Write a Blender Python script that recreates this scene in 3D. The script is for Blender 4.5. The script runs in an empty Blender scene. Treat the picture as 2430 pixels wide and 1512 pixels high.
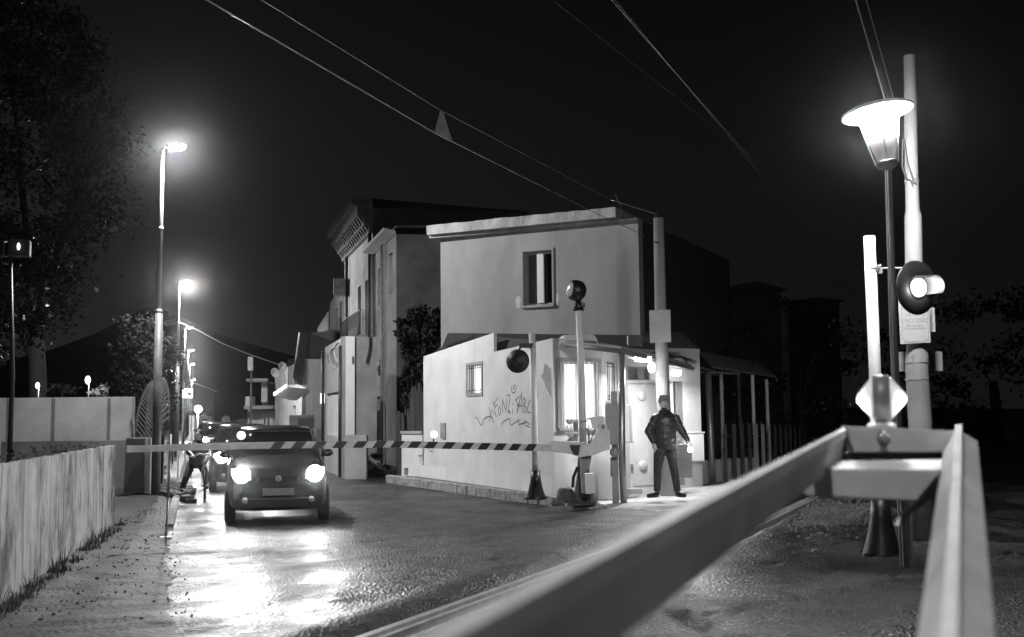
import bpy, bmesh, math, random
from mathutils import Vector, Matrix, noise, Euler
R = math.radians
S = bpy.context.scene
COL = S.collection

# ------------------------------------------------------------------ camera
CAM_H = 1.7
FPX, CX0, CY0 = 2600.0, 1214.5, 756.0          # focal length and centre, in the units used by ray()
cd = bpy.data.cameras.new('camera')
cam = bpy.data.objects.new('camera', cd); COL.objects.link(cam)
cam.location = (0, 0, CAM_H)
CROT = Matrix.Rotation(R(90 + 5.08), 3, 'X') @ Matrix.Rotation(R(-0.6), 3, 'Z')
cam.rotation_euler = CROT.to_euler()
cd.sensor_width = 36; cd.lens = 36 * 2600 / 2429
cd.clip_start = 0.05; cd.clip_end = 3000
cd.dof.use_dof = True; cd.dof.focus_distance = 19.5; cd.dof.aperture_fstop = 2.4
S.camera = cam

# ------------------------------------------------------------------ night sky
w = bpy.data.worlds.new('World'); S.world = w; w.use_nodes = True
nt = w.node_tree; nt.nodes.clear()
out = nt.nodes.new('ShaderNodeOutputWorld'); bg = nt.nodes.new('ShaderNodeBackground')
tc = nt.nodes.new('ShaderNodeTexCoord'); sp = nt.nodes.new('ShaderNodeSeparateXYZ')
nt.links.new(tc.outputs['Generated'], sp.inputs[0])
rz = nt.nodes.new('ShaderNodeValToRGB'); rz.color_ramp.interpolation = 'EASE'
e = rz.color_ramp.elements
e[0].position = 0.0; e[0].color = (0.017, 0.017, 0.017, 1)
e[1].position = 0.42; e[1].color = (0.0042, 0.0042, 0.0042, 1)
e2 = rz.color_ramp.elements.new(0.16); e2.color = (0.010, 0.010, 0.010, 1)
nt.links.new(sp.outputs['Z'], rz.inputs[0])
mx = nt.nodes.new('ShaderNodeMapRange')          # town glow lies to the left, down the street
mx.inputs['From Min'].default_value = 0.30; mx.inputs['From Max'].default_value = -0.22
mx.inputs['To Min'].default_value = 0.40; mx.inputs['To Max'].default_value = 1.0
nt.links.new(sp.outputs['X'], mx.inputs['Value'])
mm = nt.nodes.new('ShaderNodeMath'); mm.operation = 'MULTIPLY'; mm.inputs[1].default_value = 1.0
nt.links.new(mx.outputs[0], mm.inputs[0])
nt.links.new(rz.outputs[0], bg.inputs['Color']); nt.links.new(mm.outputs[0], bg.inputs['Strength'])
nt.links.new(bg.outputs[0], out.inputs[0])
S.view_settings.view_transform = 'Standard'; S.view_settings.look = 'None'
S.view_settings.exposure = 0.0; S.view_settings.gamma = 1.0
S.render.engine = 'CYCLES'
S.cycles.max_bounces = 6; S.cycles.diffuse_bounces = 3; S.cycles.glossy_bounces = 3
S.cycles.volume_bounces = 0; S.cycles.sample_clamp_indirect = 4; S.cycles.sample_clamp_direct = 0

# ------------------------------------------------------------------ measuring helpers
def ray(x, y):
    return CROT @ Vector(((x - CX0) / FPX, -(y - CY0) / FPX, -1))
def P(x, y, Y):
    d = ray(x, y); return Vector((0, 0, CAM_H)) + d * (Y / d.y)
def PX(x, Y, z=0.0):                       # X of the point at depth Y, height z seen at column x
    p = P(x, 985, Y)
    for _ in range(3):
        # walk down the column to the wanted height
        lo, hi = -4000, 4000
        for _ in range(40):
            m = (lo + hi) / 2
            if P(x, m, Y).z > z: lo = m
            else: hi = m
        return P(x, lo, Y).x
def PZ(x, y, Y): return P(x, y, Y).z
def onwall(x, y, A, B):                    # ray meets the vertical plane through plan points A, B
    d = ray(x, y); n = Vector((B[1] - A[1], -(B[0] - A[0]), 0)); o = Vector((0, 0, CAM_H))
    t = (Vector((A[0], A[1], 0)) - o).dot(n) / d.dot(n)
    return o + d * t
def smooth(a, b, t):
    t = max(0, min(1, (t - a) / (b - a))); return t * t * (3 - 2 * t)
TA = math.atan(0.439)
TD = Vector((math.sin(TA), math.cos(TA), 0)); TN = Vector((math.cos(TA), -math.sin(TA), 0))
TR0 = Vector((-1.16, 7.44, 0))             # a point on the near rail
def u2(x, y): return (Vector((x, y, 0)) - TR0).dot(TN)
def gz(x, y):
    return 0.2 * smooth(-4.5, -0.4, u2(x, y)) * smooth(60, 30, y)
def crop(x0, y0, s):                       # a measuring frame
    return lambda x, y: ((x0 + x / s) * .9716, (y0 + y / s) * .9716)

# ------------------------------------------------------------------ materials
def mat(name, c=0.5, rough=0.7, var=0.0, scale=3.0, stretch=(1, 1, 1), bump=0.0, bscale=40.0,
        metal=0.0, emit=None, spec=0.5, c2=None, detail=5, trans=0, coat=0):
    m = bpy.data.materials.new(name); m.use_nodes = True
    n = m.node_tree; b = n.nodes['Principled BSDF']
    b.inputs['Roughness'].default_value = rough; b.inputs['Metallic'].default_value = metal
    b.inputs['Specular IOR Level'].default_value = spec
    b.inputs['Base Color'].default_value = (c, c, c, 1)
    if trans: b.inputs['Transmission Weight'].default_value = trans
    if coat: b.inputs['Coat Weight'].default_value = coat
    t = None
    if var or bump:
        t = n.nodes.new('ShaderNodeTexCoord'); mp = n.nodes.new('ShaderNodeMapping')
        mp.inputs['Scale'].default_value = stretch; n.links.new(t.outputs['Object'], mp.inputs[0])
    if var:
        nz = n.nodes.new('ShaderNodeTexNoise'); nz.inputs['Scale'].default_value = scale
        nz.inputs['Detail'].default_value = detail; nz.inputs['Roughness'].default_value = 0.62
        n.links.new(mp.outputs[0], nz.inputs['Vector'])
        rp = n.nodes.new('ShaderNodeValToRGB'); a = max(0.002, c * (1 - var)) if c2 is None else c2
        z = min(0.95, c * (1 + var * .6)) if c2 is None else c
        rp.color_ramp.elements[0].position = 0.33; rp.color_ramp.elements[0].color = (a, a, a, 1)
        rp.color_ramp.elements[1].position = 0.66; rp.color_ramp.elements[1].color = (z, z, z, 1)
        n.links.new(nz.outputs['Fac'], rp.inputs[0]); n.links.new(rp.outputs[0], b.inputs['Base Color'])
    if bump:
        nb = n.nodes.new('ShaderNodeTexNoise'); nb.inputs['Scale'].default_value = bscale
        nb.inputs['Detail'].default_value = 4
        bp = n.nodes.new('ShaderNodeBump'); bp.inputs['Strength'].default_value = bump
        bp.inputs['Distance'].default_value = 0.02
        n.links.new(mp.outputs[0], nb.inputs['Vector'])
        n.links.new(nb.outputs['Fac'], bp.inputs['Height']); n.links.new(bp.outputs[0], b.inputs['Normal'])
    if emit is not None:
        b.inputs['Emission Color'].default_value = (1, 1, 1, 1); b.inputs['Emission Strength'].default_value = emit
    return m

M = dict(
    plaster=mat('white plaster', .74, .85, .13, 1.3, bump=.25, bscale=30),
    plaster_old=mat('old plaster', .42, .9, .30, .8, bump=.35, bscale=18),
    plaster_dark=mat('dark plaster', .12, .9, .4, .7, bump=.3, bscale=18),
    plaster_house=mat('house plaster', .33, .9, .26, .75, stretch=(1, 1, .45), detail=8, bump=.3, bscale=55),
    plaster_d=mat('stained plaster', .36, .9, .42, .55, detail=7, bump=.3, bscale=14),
    slab=mat('roof slab concrete', .42, .9, .45, 2.2, stretch=(1, 1, .5), bump=.5, bscale=12),
    roof=mat('bitumen roof', .02, .8, .3, 3, bump=.3),
    tile=mat('roof tiles', .07, .8, .3, 3, stretch=(1, 6, 1), bump=.6, bscale=8),
    concrete=mat('pole concrete', .29, .85, .22, 2.5, stretch=(1, 1, .25), bump=.3, bscale=40),
    wallgrey=mat('garden wall render', .31, .9, .3, .7, bump=.4, bscale=14),
    stone=mat('kerb stone', .34, .85, .55, 9, stretch=(1, 1, 1), bump=1.0, bscale=22),
    metal=mat('grey painted metal', .30, .45, .15, 4, metal=.2),
    galv=mat('galvanised steel', .42, .38, .2, 5, stretch=(1, 1, .1), metal=.7),
    steel=mat('rail steel', .85, .42, .2, 6, metal=.9),
    rust=mat('rusty rail side', .08, .8, .4, 20, bump=.3),
    white=mat('white paint', .74, .5, .12, 3, stretch=(1, 1, .3), coat=.1),
    arm=mat('barrier arm enamel', .70, .60, .28, 3.5, stretch=(1, 1, 1), bump=.12, bscale=9, detail=8),
    black=mat('black paint', .012, .4),
    dark=mat('dark paint', .035, .45),
    darkwood=mat('dark wood', .045, .8, .4, 5, stretch=(4, 4, .6)),
    glassdark=mat('dark glass', .012, .06, spec=.8),
    wood=mat('pale wood', .42, .7, .3, 5, stretch=(5, 5, .5)),
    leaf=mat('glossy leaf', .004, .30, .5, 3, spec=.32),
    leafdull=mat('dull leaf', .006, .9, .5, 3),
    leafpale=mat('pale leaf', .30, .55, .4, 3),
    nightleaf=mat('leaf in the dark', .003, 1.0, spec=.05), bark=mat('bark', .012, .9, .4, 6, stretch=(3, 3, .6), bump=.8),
    rubber=mat('rubber', .02, .75),
    skin=mat('skin', .60, .5), cloth=mat('dark nylon', .05, .34, .12, 9, bump=.2, bscale=60, spec=.6),
    jeans=mat('denim', .05, .9, .4, 12, bump=.3, bscale=80), wool=mat('knit wool', .20, .95, .3, 40, bump=.5, bscale=120),
    scarf=mat('dark scarf', .012, .95), hair=mat('dark hair', .01, .6), shoe=mat('leather shoe', .015, .3),
    carpaint=mat('dark car paint', .02, .25, coat=.5), carpale=mat('pale car paint', .35, .3, coat=.5),
    darkened=mat('weathered board', .07, .8, .4, 5, stretch=(5, 5, .5)), hill=mat('hillside', .006, 1.0, .4, .02),
    lamp=mat('lamp lens', .9, .3, emit=160), lampfar=mat('far lamp lens', .9, .3, emit=60),
    lantern=mat('lantern lamp', .9, .3, emit=1.0), tube=mat('fluorescent tube', .9, .3, emit=22),
    window_lit=mat('lit window', .9, .4, emit=1.25), beacon=mat('beacon lens', .8, .3, emit=.38),
    beacon_core=mat('beacon bulb', .9, .3, emit=6), sign_lit=mat('lit sign face', .9, .4, emit=2.2),
    signal=mat('signal lens', .9, .3, emit=1.6), torch=mat('torch bulb', .9, .2, emit=160),
    head=mat('headlamp lens', .9, .1, emit=80), headglow=mat('headlamp glass lit', .9, .1, emit=6), garden=mat('garden globe', .9, .3, emit=2.0),
    signboard=mat('sign board enamel', .42, .5, .12, 5), inkfaint=mat('faded ink', .22, .7), paint_grey=mat('spray paint', .17, .7),
    reflector=mat('white reflector disc', .85, .35, emit=1.1),  # the white shine of the discs is put in as emission
    gravel=mat('gravel stones', .16, .9, .5, 12), grass=mat('weeds', .05, .7, .4, 8),
    gold=mat('cable jacket', .10, .5), cream=mat('cream enamel', .78, .45, .1, 3, coat=.2),
    copperwire=mat('contact wire', .3, .35, metal=.5), plate=mat('tin plate', .38, .6, .3, 5),
)

# fence: whitewashed boards with vertical streaks of wear
def fence_mat():
    m = bpy.data.materials.new('streaked whitewash'); m.use_nodes = True; n = m.node_tree
    b = n.nodes['Principled BSDF']; b.inputs['Roughness'].default_value = .85
    t = n.nodes.new('ShaderNodeTexCoord')
    def nz(scale, st, det=7):
        mp = n.nodes.new('ShaderNodeMapping'); mp.inputs['Scale'].default_value = st; n.links.new(t.outputs['Object'], mp.inputs[0])
        k = n.nodes.new('ShaderNodeTexNoise'); k.inputs['Scale'].default_value = scale; k.inputs['Detail'].default_value = det
        k.inputs['Roughness'].default_value = .66; n.links.new(mp.outputs[0], k.inputs['Vector']); return k
    def ramp(src, *st):
        r = n.nodes.new('ShaderNodeValToRGB'); el = r.color_ramp.elements
        el[0].position, c = st[0]; el[0].color = (c, c, c, 1); el[1].position, c = st[-1]; el[1].color = (c, c, c, 1)
        for p, c in st[1:-1]: q = el.new(p); q.color = (c, c, c, 1)
        n.links.new(src, r.inputs[0]); return r
    streak = ramp(nz(2.0, (3.2, 3.2, .30)).outputs['Fac'], (.36, .45), (.46, .88), (.53, 1.0))
    blotch = ramp(nz(1.5, (1, 1, .7)).outputs['Fac'], (.37, .28), (.46, .78), (.53, 1.0))
    fine = ramp(nz(9, (2, 2, .5)).outputs['Fac'], (.30, .70), (.55, 1.0))
    def mul(a, c):
        k = n.nodes.new('ShaderNodeMix'); k.data_type = 'RGBA'; k.blend_type = 'MULTIPLY'; k.inputs[0].default_value = 1
        n.links.new(a, k.inputs[6]); n.links.new(c, k.inputs[7]); return k.outputs[2]
    c = mul(mul(streak.outputs[0], blotch.outputs[0]), fine.outputs[0])
    k = n.nodes.new('ShaderNodeMix'); k.data_type = 'RGBA'; k.blend_type = 'MULTIPLY'; k.inputs[0].default_value = 1
    k.inputs[7].default_value = (.94, .94, .94, 1); n.links.new(c, k.inputs[6]); n.links.new(k.outputs[2], b.inputs['Base Color'])
    bp = n.nodes.new('ShaderNodeBump'); bp.inputs['Strength'].default_value = .6; bp.inputs['Distance'].default_value = .015
    n.links.new(c, bp.inputs['Height']); n.links.new(bp.outputs[0], b.inputs['Normal'])
    return m
M['fence'] = fence_mat()

def ground_mat():
    m = bpy.data.materials.new('worn asphalt'); m.use_nodes = True; n = m.node_tree
    b = n.nodes['Principled BSDF']; b.inputs['Specular IOR Level'].default_value = .38
    t = n.nodes.new('ShaderNodeTexCoord')
    def nz(scale, det=5, st=None, dist=0):
        k = n.nodes.new('ShaderNodeTexNoise'); k.inputs['Scale'].default_value = scale; k.inputs['Detail'].default_value = det
        k.inputs['Roughness'].default_value = .65; k.inputs['Distortion'].default_value = dist
        if st:
            mp = n.nodes.new('ShaderNodeMapping'); mp.inputs['Scale'].default_value = st
            n.links.new(t.outputs['Object'], mp.inputs[0]); n.links.new(mp.outputs[0], k.inputs['Vector'])
        else: n.links.new(t.outputs['Object'], k.inputs['Vector'])
        return k
    def ramp(src, p0, c0, p1, c1):
        r = n.nodes.new('ShaderNodeValToRGB'); r.color_ramp.elements[0].position = p0; r.color_ramp.elements[1].position = p1
        r.color_ramp.elements[0].color = (c0,) * 3 + (1,); r.color_ramp.elements[1].color = (c1,) * 3 + (1,)
        n.links.new(src, r.inputs[0]); return r
    big = ramp(nz(.55, 6, dist=.6).outputs['Fac'], .38, .020, .64, .066)
    fine = ramp(nz(55, 3).outputs['Fac'], .35, .55, .65, 1.6)
    mul = n.nodes.new('ShaderNodeMix'); mul.data_type = 'RGBA'; mul.blend_type = 'MULTIPLY'; mul.inputs[0].default_value = 1
    n.links.new(big.outputs[0], mul.inputs[6]); n.links.new(fine.outputs[0], mul.inputs[7])
    # cracks
    vd = n.nodes.new('ShaderNodeTexVoronoi'); vd.feature = 'DISTANCE_TO_EDGE'; vd.inputs['Scale'].default_value = .55
    dn = nz(1.6, 5); mxv = n.nodes.new('ShaderNodeMix'); mxv.data_type = 'RGBA'; mxv.blend_type = 'ADD'; mxv.inputs[0].default_value = .9
    n.links.new(t.outputs['Object'], mxv.inputs[6]); n.links.new(dn.outputs['Color'], mxv.inputs[7])
    n.links.new(mxv.outputs[2], vd.inputs['Vector'])
    cr = ramp(vd.outputs['Distance'], .006, .10, .026, 1.0)
    mul2 = n.nodes.new('ShaderNodeMix'); mul2.data_type = 'RGBA'; mul2.blend_type = 'MULTIPLY'; mul2.inputs[0].default_value = 1
    n.links.new(mul.outputs[2], mul2.inputs[6]); n.links.new(cr.outputs[0], mul2.inputs[7])
    # repaired patches: every patch has its own tone
    vc = n.nodes.new('ShaderNodeTexVoronoi'); vc.feature = 'F1'; vc.inputs['Scale'].default_value = .42
    n.links.new(mxv.outputs[2], vc.inputs['Vector']); sx = n.nodes.new('ShaderNodeSeparateColor'); n.links.new(vc.outputs['Color'], sx.inputs[0])
    pr = ramp(sx.outputs[0], .15, .55, .85, 1.35)
    mul3 = n.nodes.new('ShaderNodeMix'); mul3.data_type = 'RGBA'; mul3.blend_type = 'MULTIPLY'; mul3.inputs[0].default_value = 1
    n.links.new(mul2.outputs[2], mul3.inputs[6]); n.links.new(pr.outputs[0], mul3.inputs[7])
    n.links.new(mul3.outputs[2], b.inputs['Base Color'])
    rr = ramp(nz(.8, 4).outputs['Fac'], .35, .32, .65, .56); n.links.new(rr.outputs[0], b.inputs['Roughness'])
    # relief: stones of the asphalt, then shallow waves
    b1 = n.nodes.new('ShaderNodeBump'); b1.inputs['Strength'].default_value = 1.0; b1.inputs['Distance'].default_value = .016
    vv = n.nodes.new('ShaderNodeTexVoronoi'); vv.inputs['Scale'].default_value = 34
    n.links.new(t.outputs['Object'], vv.inputs['Vector'])
    n.links.new(vv.outputs['Distance'], b1.inputs['Height'])
    b2 = n.nodes.new('ShaderNodeBump'); b2.inputs['Strength'].default_value = .28; b2.inputs['Distance'].default_value = .05
    n.links.new(nz(4.5, 5).outputs['Fac'], b2.inputs['Height']); n.links.new(b1.outputs[0], b2.inputs['Normal'])
    n.links.new(b2.outputs[0], b.inputs['Normal'])
    return m
M['ground'] = ground_mat()

# ------------------------------------------------------------------ mesh helpers
class MB:
    def __init__(s): s.bm = bmesh.new()
    def face(s, pts):
        try: return s.bm.faces.new([s.bm.verts.new(p) for p in pts])
        except ValueError: return None
    def prism(s, pts, ext):
        ext = Vector(ext); a = [s.bm.verts.new(p) for p in pts]; b = [s.bm.verts.new(Vector(p) + ext) for p in pts]
        n = len(a); s.bm.faces.new(a); s.bm.faces.new(b[::-1])
        for i in range(n): s.bm.faces.new((a[i], b[i], b[(i + 1) % n], a[(i + 1) % n]))
        return s
    def hexa(s, p):                        # 8 points: bottom 4, top 4
        v = [s.bm.verts.new(q) for q in p]
        for f in ((0, 1, 2, 3), (7, 6, 5, 4), (0, 4, 5, 1), (1, 5, 6, 2), (2, 6, 7, 3), (3, 7, 4, 0)):
            s.bm.faces.new([v[i] for i in f])
        return s
    def box(s, c, size, rz=0, bevel=0):
        c = Vector(c); x, y, z = [q / 2 for q in size]; m = Matrix.Rotation(rz, 3, 'Z')
        p = [c + m @ Vector(q) for q in ((-x, -y, -z), (x, -y, -z), (x, y, -z), (-x, y, -z), (-x, -y, z), (x, -y, z), (x, y, z), (-x, y, z))]
        if not bevel: return s.hexa(p)
        t = bmesh.new(); v = [t.verts.new(q) for q in p]
        for f in ((0, 1, 2, 3), (7, 6, 5, 4), (0, 4, 5, 1), (1, 5, 6, 2), (2, 6, 7, 3), (3, 7, 4, 0)): t.faces.new([v[i] for i in f])
        bmesh.ops.bevel(t, geom=t.edges[:] + t.verts[:], offset=bevel, segments=2, affect='EDGES', profile=.6)
        s.add(t); return s
    def add(s, t):
        me = bpy.data.meshes.new('tmp'); t.to_mesh(me); t.free(); s.bm.from_mesh(me); bpy.data.meshes.remove(me)
    def tube(s, pts, r, n=10, cap=True):   # pts list, r number or list
        pts = [Vector(p) for p in pts]; k = len(pts); rs = r if isinstance(r, (list, tuple)) else [r] * k
        rings = []; up = None
        for i, p in enumerate(pts):
            d = (pts[min(i + 1, k - 1)] - pts[max(i - 1, 0)]).normalized()
            if up is None: up = Vector((1, 0, 0)) if abs(d.x) < .8 else Vector((0, 0, 1))
            a = d.cross(up)
            if a.length < 1e-4: a = d.cross(Vector((0, 1, 0)))
            a.normalize(); b = d.cross(a); up = a.cross(d)
            rings.append([s.bm.verts.new(p + (a * math.cos(2 * math.pi * j / n) + b * math.sin(2 * math.pi * j / n)) * rs[i]) for j in range(n)])
        for i in range(k - 1):
            for j in range(n):
                f = s.bm.faces.new((rings[i][j], rings[i][(j + 1) % n], rings[i + 1][(j + 1) % n], rings[i + 1][j])); f.smooth = n > 6
        if cap: s.bm.faces.new(rings[0][::-1]); s.bm.faces.new(rings[-1])
        return s
    def lathe(s, prof, c, axis=(0, 0, 1), n=24, cap=True):   # prof: (radius, distance along axis)
        ax = Vector(axis).normalized(); a = ax.orthogonal().normalized(); b = ax.cross(a); c = Vector(c); rings = []
        for r, h in prof:
            rings.append([s.bm.verts.new(c + ax * h + (a * math.cos(2 * math.pi * j / n) + b * math.sin(2 * math.pi * j / n)) * max(r, 1e-4)) for j in range(n)])
        for i in range(len(rings) - 1):
            for j in range(n):
                f = s.bm.faces.new((rings[i][j], rings[i][(j + 1) % n], rings[i + 1][(j + 1) % n], rings[i + 1][j])); f.smooth = True
        if cap: s.bm.faces.new(rings[0][::-1]); s.bm.faces.new(rings[-1])
        return s
    def ell(s, c, r, seg=16, rot=None):
        m = Matrix.Diagonal((r[0], r[1], r[2], 1)); 
        if rot is not None: m = rot.to_4x4() @ m
        res = bmesh.ops.create_uvsphere(s.bm, u_segments=seg, v_segments=seg // 2 + 2, radius=1, matrix=Matrix.Translation(c) @ m)
        for v in res['verts']:
            for f in v.link_faces: f.smooth = True
        return s
    def build(s, name, m, parent=None, label=None, loc=None):
        bmesh.ops.recalc_face_normals(s.bm, faces=s.bm.faces[:])
        me = bpy.data.meshes.new(name); s.bm.to_mesh(me); s.bm.free()
        o = bpy.data.objects.new(name, me); COL.objects.link(o)
        me.materials.append(M[m] if isinstance(m, str) else m)
        if parent is not None:
            o.parent = parent; pm = parent; off = Vector((0, 0, 0)); a = 0
            W = Matrix.Identity(4); q = parent
            while q is not None:
                W = (Matrix.Translation(q.location) @ Matrix.Rotation(q.rotation_euler.z, 4, 'Z')) @ W; q = q.parent
            me.transform(W.inverted())       # points are given in world space
        if label: o['label'] = label
        return o
def tag(o, label, cat=None, group=None, kind=None):
    if label: o['label'] = label
    if cat: o['category'] = cat
    if group: o['group'] = group
    if kind: o['kind'] = kind
    return o
def thing(name, label, cat, loc=(0, 0, 0), rz=0, group=None):
    o = bpy.data.objects.new(name, None); COL.objects.link(o); o.location = loc; o.rotation_euler = (0, 0, rz)
    o.empty_display_size = .2
    return tag(o, label, cat, group)
def struct(o): o['kind'] = 'structure'; return o
def dup(root, loc=None, rz=None):
    r = root.copy(); COL.objects.link(r)
    if loc is not None: r.location = loc
    if rz is not None: r.rotation_euler = (0, 0, rz)
    for ch in list(root.children):
        c = ch.copy(); COL.objects.link(c); c.parent = r
        for g in ch.children:
            d = g.copy(); COL.objects.link(d); d.parent = c
    return r
def light(kind, name, loc, power, parent, **k):
    l = bpy.data.lights.new(name, kind); l.energy = power
    for a, b in k.items():
        if a != 'direction': setattr(l, a, b)
    o = bpy.data.objects.new(name, l); COL.objects.link(o); o.location = loc
    if 'direction' in k: o.rotation_euler = Vector(k['direction']).to_track_quat('-Z', 'Y').to_euler()
    if parent is not None:
        q = parent; W = Matrix.Identity(4)
        while q is not None:
            W = (Matrix.Translation(q.location) @ Matrix.Rotation(q.rotation_euler.z, 4, 'Z')) @ W; q = q.parent
        o.parent = parent; o.matrix_local = W.inverted() @ (Matrix.Translation(o.location) @ o.rotation_euler.to_matrix().to_4x4())
    return o

def wall(mb, A, B, z0, z1, t, holes=()):
    """a wall of thickness t from plan point A to B (thickness to the left of A->B), with rectangular holes (s0,s1,h0,h1)"""
    A = Vector((A[0], A[1], 0)); B = Vector((B[0], B[1], 0)); d = (B - A); L = d.length; d.normalize(); nn = Vector((-d.y, d.x, 0))
    ss = sorted({0, L, *[h[0] for h in holes], *[h[1] for h in holes]}); zs = sorted({z0, z1, *[h[2] for h in holes], *[h[3] for h in holes]})
    def q(s, z, o=0): return A + d * s + nn * o + Vector((0, 0, z))
    def inh(s, z): return any(h[0] < s < h[1] and h[2] < z < h[3] for h in holes)
    for i in range(len(ss) - 1):
        for j in range(len(zs) - 1):
            a, b, c, e_ = ss[i], ss[i + 1], zs[j], zs[j + 1]
            if inh((a + b) / 2, (c + e_) / 2): continue
            mb.face((q(a, c), q(b, c), q(b, e_), q(a, e_))); mb.face((q(a, c, t), q(a, e_, t), q(b, e_, t), q(b, c, t)))
    for (a, b, c, e_) in list(holes) + [(0, L, z0, z1)]:
        mb.face((q(a, c), q(a, c, t), q(b, c, t), q(b, c))); mb.face((q(a, e_), q(b, e_), q(b, e_, t), q(a, e_, t)))
        mb.face((q(a, c), q(a, e_), q(a, e_, t), q(a, c, t))); mb.face((q(b, c), q(b, c, t), q(b, e_, t), q(b, e_)))
def frame_of(A, B):
    A = Vector((A[0], A[1], 0)); B = Vector((B[0], B[1], 0)); d = (B - A).normalized(); return A, d, Vector((-d.y, d.x, 0))
def wbox(mb, A, B, s0, s1, z0, z1, o0, o1):
    """box on a wall: s along, z up, o = distance behind the face (negative stands proud)"""
    A, d, n = frame_of(A, B)
    q = lambda s, o, z: A + d * s + n * o + Vector((0, 0, z))
    mb.hexa([q(s0, o0, z0), q(s1, o0, z0), q(s1, o1, z0), q(s0, o1, z0), q(s0, o0, z1), q(s1, o0, z1), q(s1, o1, z1), q(s0, o1, z1)])
    return mb
def wrect(x0, y0, x1, y1, A, B):
    """rectangle seen between two opposite corners on the wall -> s0,s1,z0,z1"""
    A_, d, n = frame_of(A, B)
    p, q = onwall(x0, y0, A, B), onwall(x1, y1, A, B)
    s = sorted(((p - A_).dot(d), (q - A_).dot(d))); z = sorted((p.z, q.z)); return s[0], s[1], z[0], z[1]
def window(parent, A, B, r, depth=.12, fw=.05, glass='glassdark', fm='white', mull=1, sill=True, bars=0, barm='dark', name='window'):
    s0, s1, z0, z1 = r
    f = MB()
    wbox(f, A, B, s0, s0 + fw, z0, z1, depth, depth + .05); wbox(f, A, B, s1 - fw, s1, z0, z1, depth, depth + .05)
    wbox(f, A, B, s0 + fw, s1 - fw, z0, z0 + fw, depth, depth + .05); wbox(f, A, B, s0 + fw, s1 - fw, z1 - fw, z1, depth, depth + .05)
    for k in range(mull):
        c = s0 + (s1 - s0) * (k + 1) / (mull + 1); wbox(f, A, B, c - fw * .5, c + fw * .5, z0 + fw, z1 - fw, depth - .01, depth + .045)
    w_ = f.build(name, fm, parent)
    g = MB(); wbox(g, A, B, s0 + fw * .5, s1 - fw * .5, z0 + fw * .5, z1 - fw * .5, depth + .055, depth + .065); g.build('pane', glass, w_)
    if sill:
        g = MB(); wbox(g, A, B, s0 - .06, s1 + .06, z0 - .05, z0 - .003, -.07, depth); g.build('sill', 'plaster_old', w_)
    if bars:
        g = MB(); A_, d, n = frame_of(A, B)
        for k in range(bars):
            c = s0 + (s1 - s0) * (k + .5) / bars; p = A_ + d * c + n * .03
            g.tube([p + Vector((0, 0, z0)), p + Vector((0, 0, z1))], .009, 6)
        for zz in (z0 + (z1 - z0) * .12, z1 - (z1 - z0) * .12):
            g.tube([A_ + d * s0 + n * .03 + Vector((0, 0, zz)), A_ + d * s1 + n * .03 + Vector((0, 0, zz))], .009, 6)
        g.build('bars', barm, w_)
    return w_
def text(name, body, size, origin, xdir, up, m, parent, align='CENTER'):
    c = bpy.data.curves.new(name, 'FONT'); c.body = body; c.size = size; c.align_x = align; c.extrude = .001
    tmp = bpy.data.objects.new('t', c); me = bpy.data.meshes.new_from_object(tmp)
    bpy.data.objects.remove(tmp); bpy.data.curves.remove(c)
    X = Vector(xdir).normalized(); U = Vector(up).normalized(); N = X.cross(U)
    me.transform(Matrix.Translation(origin) @ Matrix((X, U, N)).transposed().to_4x4())
    b = MB(); b.bm.from_mesh(me); bpy.data.meshes.remove(me); return b.build(name, m, parent)

# ================================================================== SETTING: ground
def lines(lo, hi, dlo, dhi, step, far):
    v = []; x = dlo
    while x <= dhi + 1e-6: v.append(x); x += step
    s = step; x = dhi
    while x < hi: s *= far; x += s; v.append(min(x, hi))
    s = step; x = dlo
    while x > lo: s *= far; x -= s; v.insert(0, max(x, lo))
    return v
def ground_z(x, y):
    z = gz(x, y); u = u2(x, y)
    near = smooth(26, 20, y) * smooth(-12, -9, x) * smooth(12, 8, x)
    if near > 0:
        n1 = noise.noise(Vector((x * .45, y * .9, 1.7))); n2 = noise.noise(Vector((x * 1.3, y * 2.2, 4.1)))
        n3 = noise.noise(Vector((x * 3.5, y * 5.0, 9.1)))
        rough = smooth(-6, -2, u) * .8 + .35
        flat = smooth(.25, 1.1, abs(u - .05)) * smooth(.25, .9, abs(u - .97))
        z += near * rough * flat * (.030 * n1 + .017 * n2 + .009 * n3)
        # broken slabs of old paving: every slab lies a little differently, with open joints between
        q = Vector((x * .95 + .35 * n2, y * .70 + .35 * n3, 0)); ds, ps = noise.voronoi(q)
        slab = .022 * noise.noise(ps[0] * 9.7) + .02 * ((q - ps[0]).x * noise.noise(ps[0] * 5.1) + (q - ps[0]).y * noise.noise(ps[0] * 3.3))
        k = smooth(1.1, 1.9, u) + .45 * smooth(-2.2, -.9, u) * smooth(-.3, -.7, u) + .30 * smooth(-2, -4, u)
        z += near * flat * k * (slab * 1.6 - .030 * smooth(.10, .0, ds[1] - ds[0]))
        # broken asphalt beside the rails: a lip that comes and goes, then the trench the rail lies in
        j = .12 * noise.noise(Vector((y * .9, 3.3, 0))) + .05 * noise.noise(Vector((y * 3, 7.3, 0)))
        for c in (0.02, .97):
            v = u - c
            z += near * .022 * math.exp(-((v + .48 + j) / .12) ** 2)
            z -= near * .075 * smooth(-.36 + j, -.20 + j, v) * smooth(.25 + j * .4, .16 + j * .4, v)
    if x < -4.5:                            # the verge by the fence is rougher
        z += near * .03 * noise.noise(Vector((x * 2.2, y * 2.2, 8)))
    return z
xs = lines(-420, 420, -9, 7.5, .095, 1.22); ys = lines(-30, 900, 2.0, 24, .095, 1.2)
g = MB(); grid = [[g.bm.verts.new((x, y, ground_z(x, y))) for x in xs] for y in ys]
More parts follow.
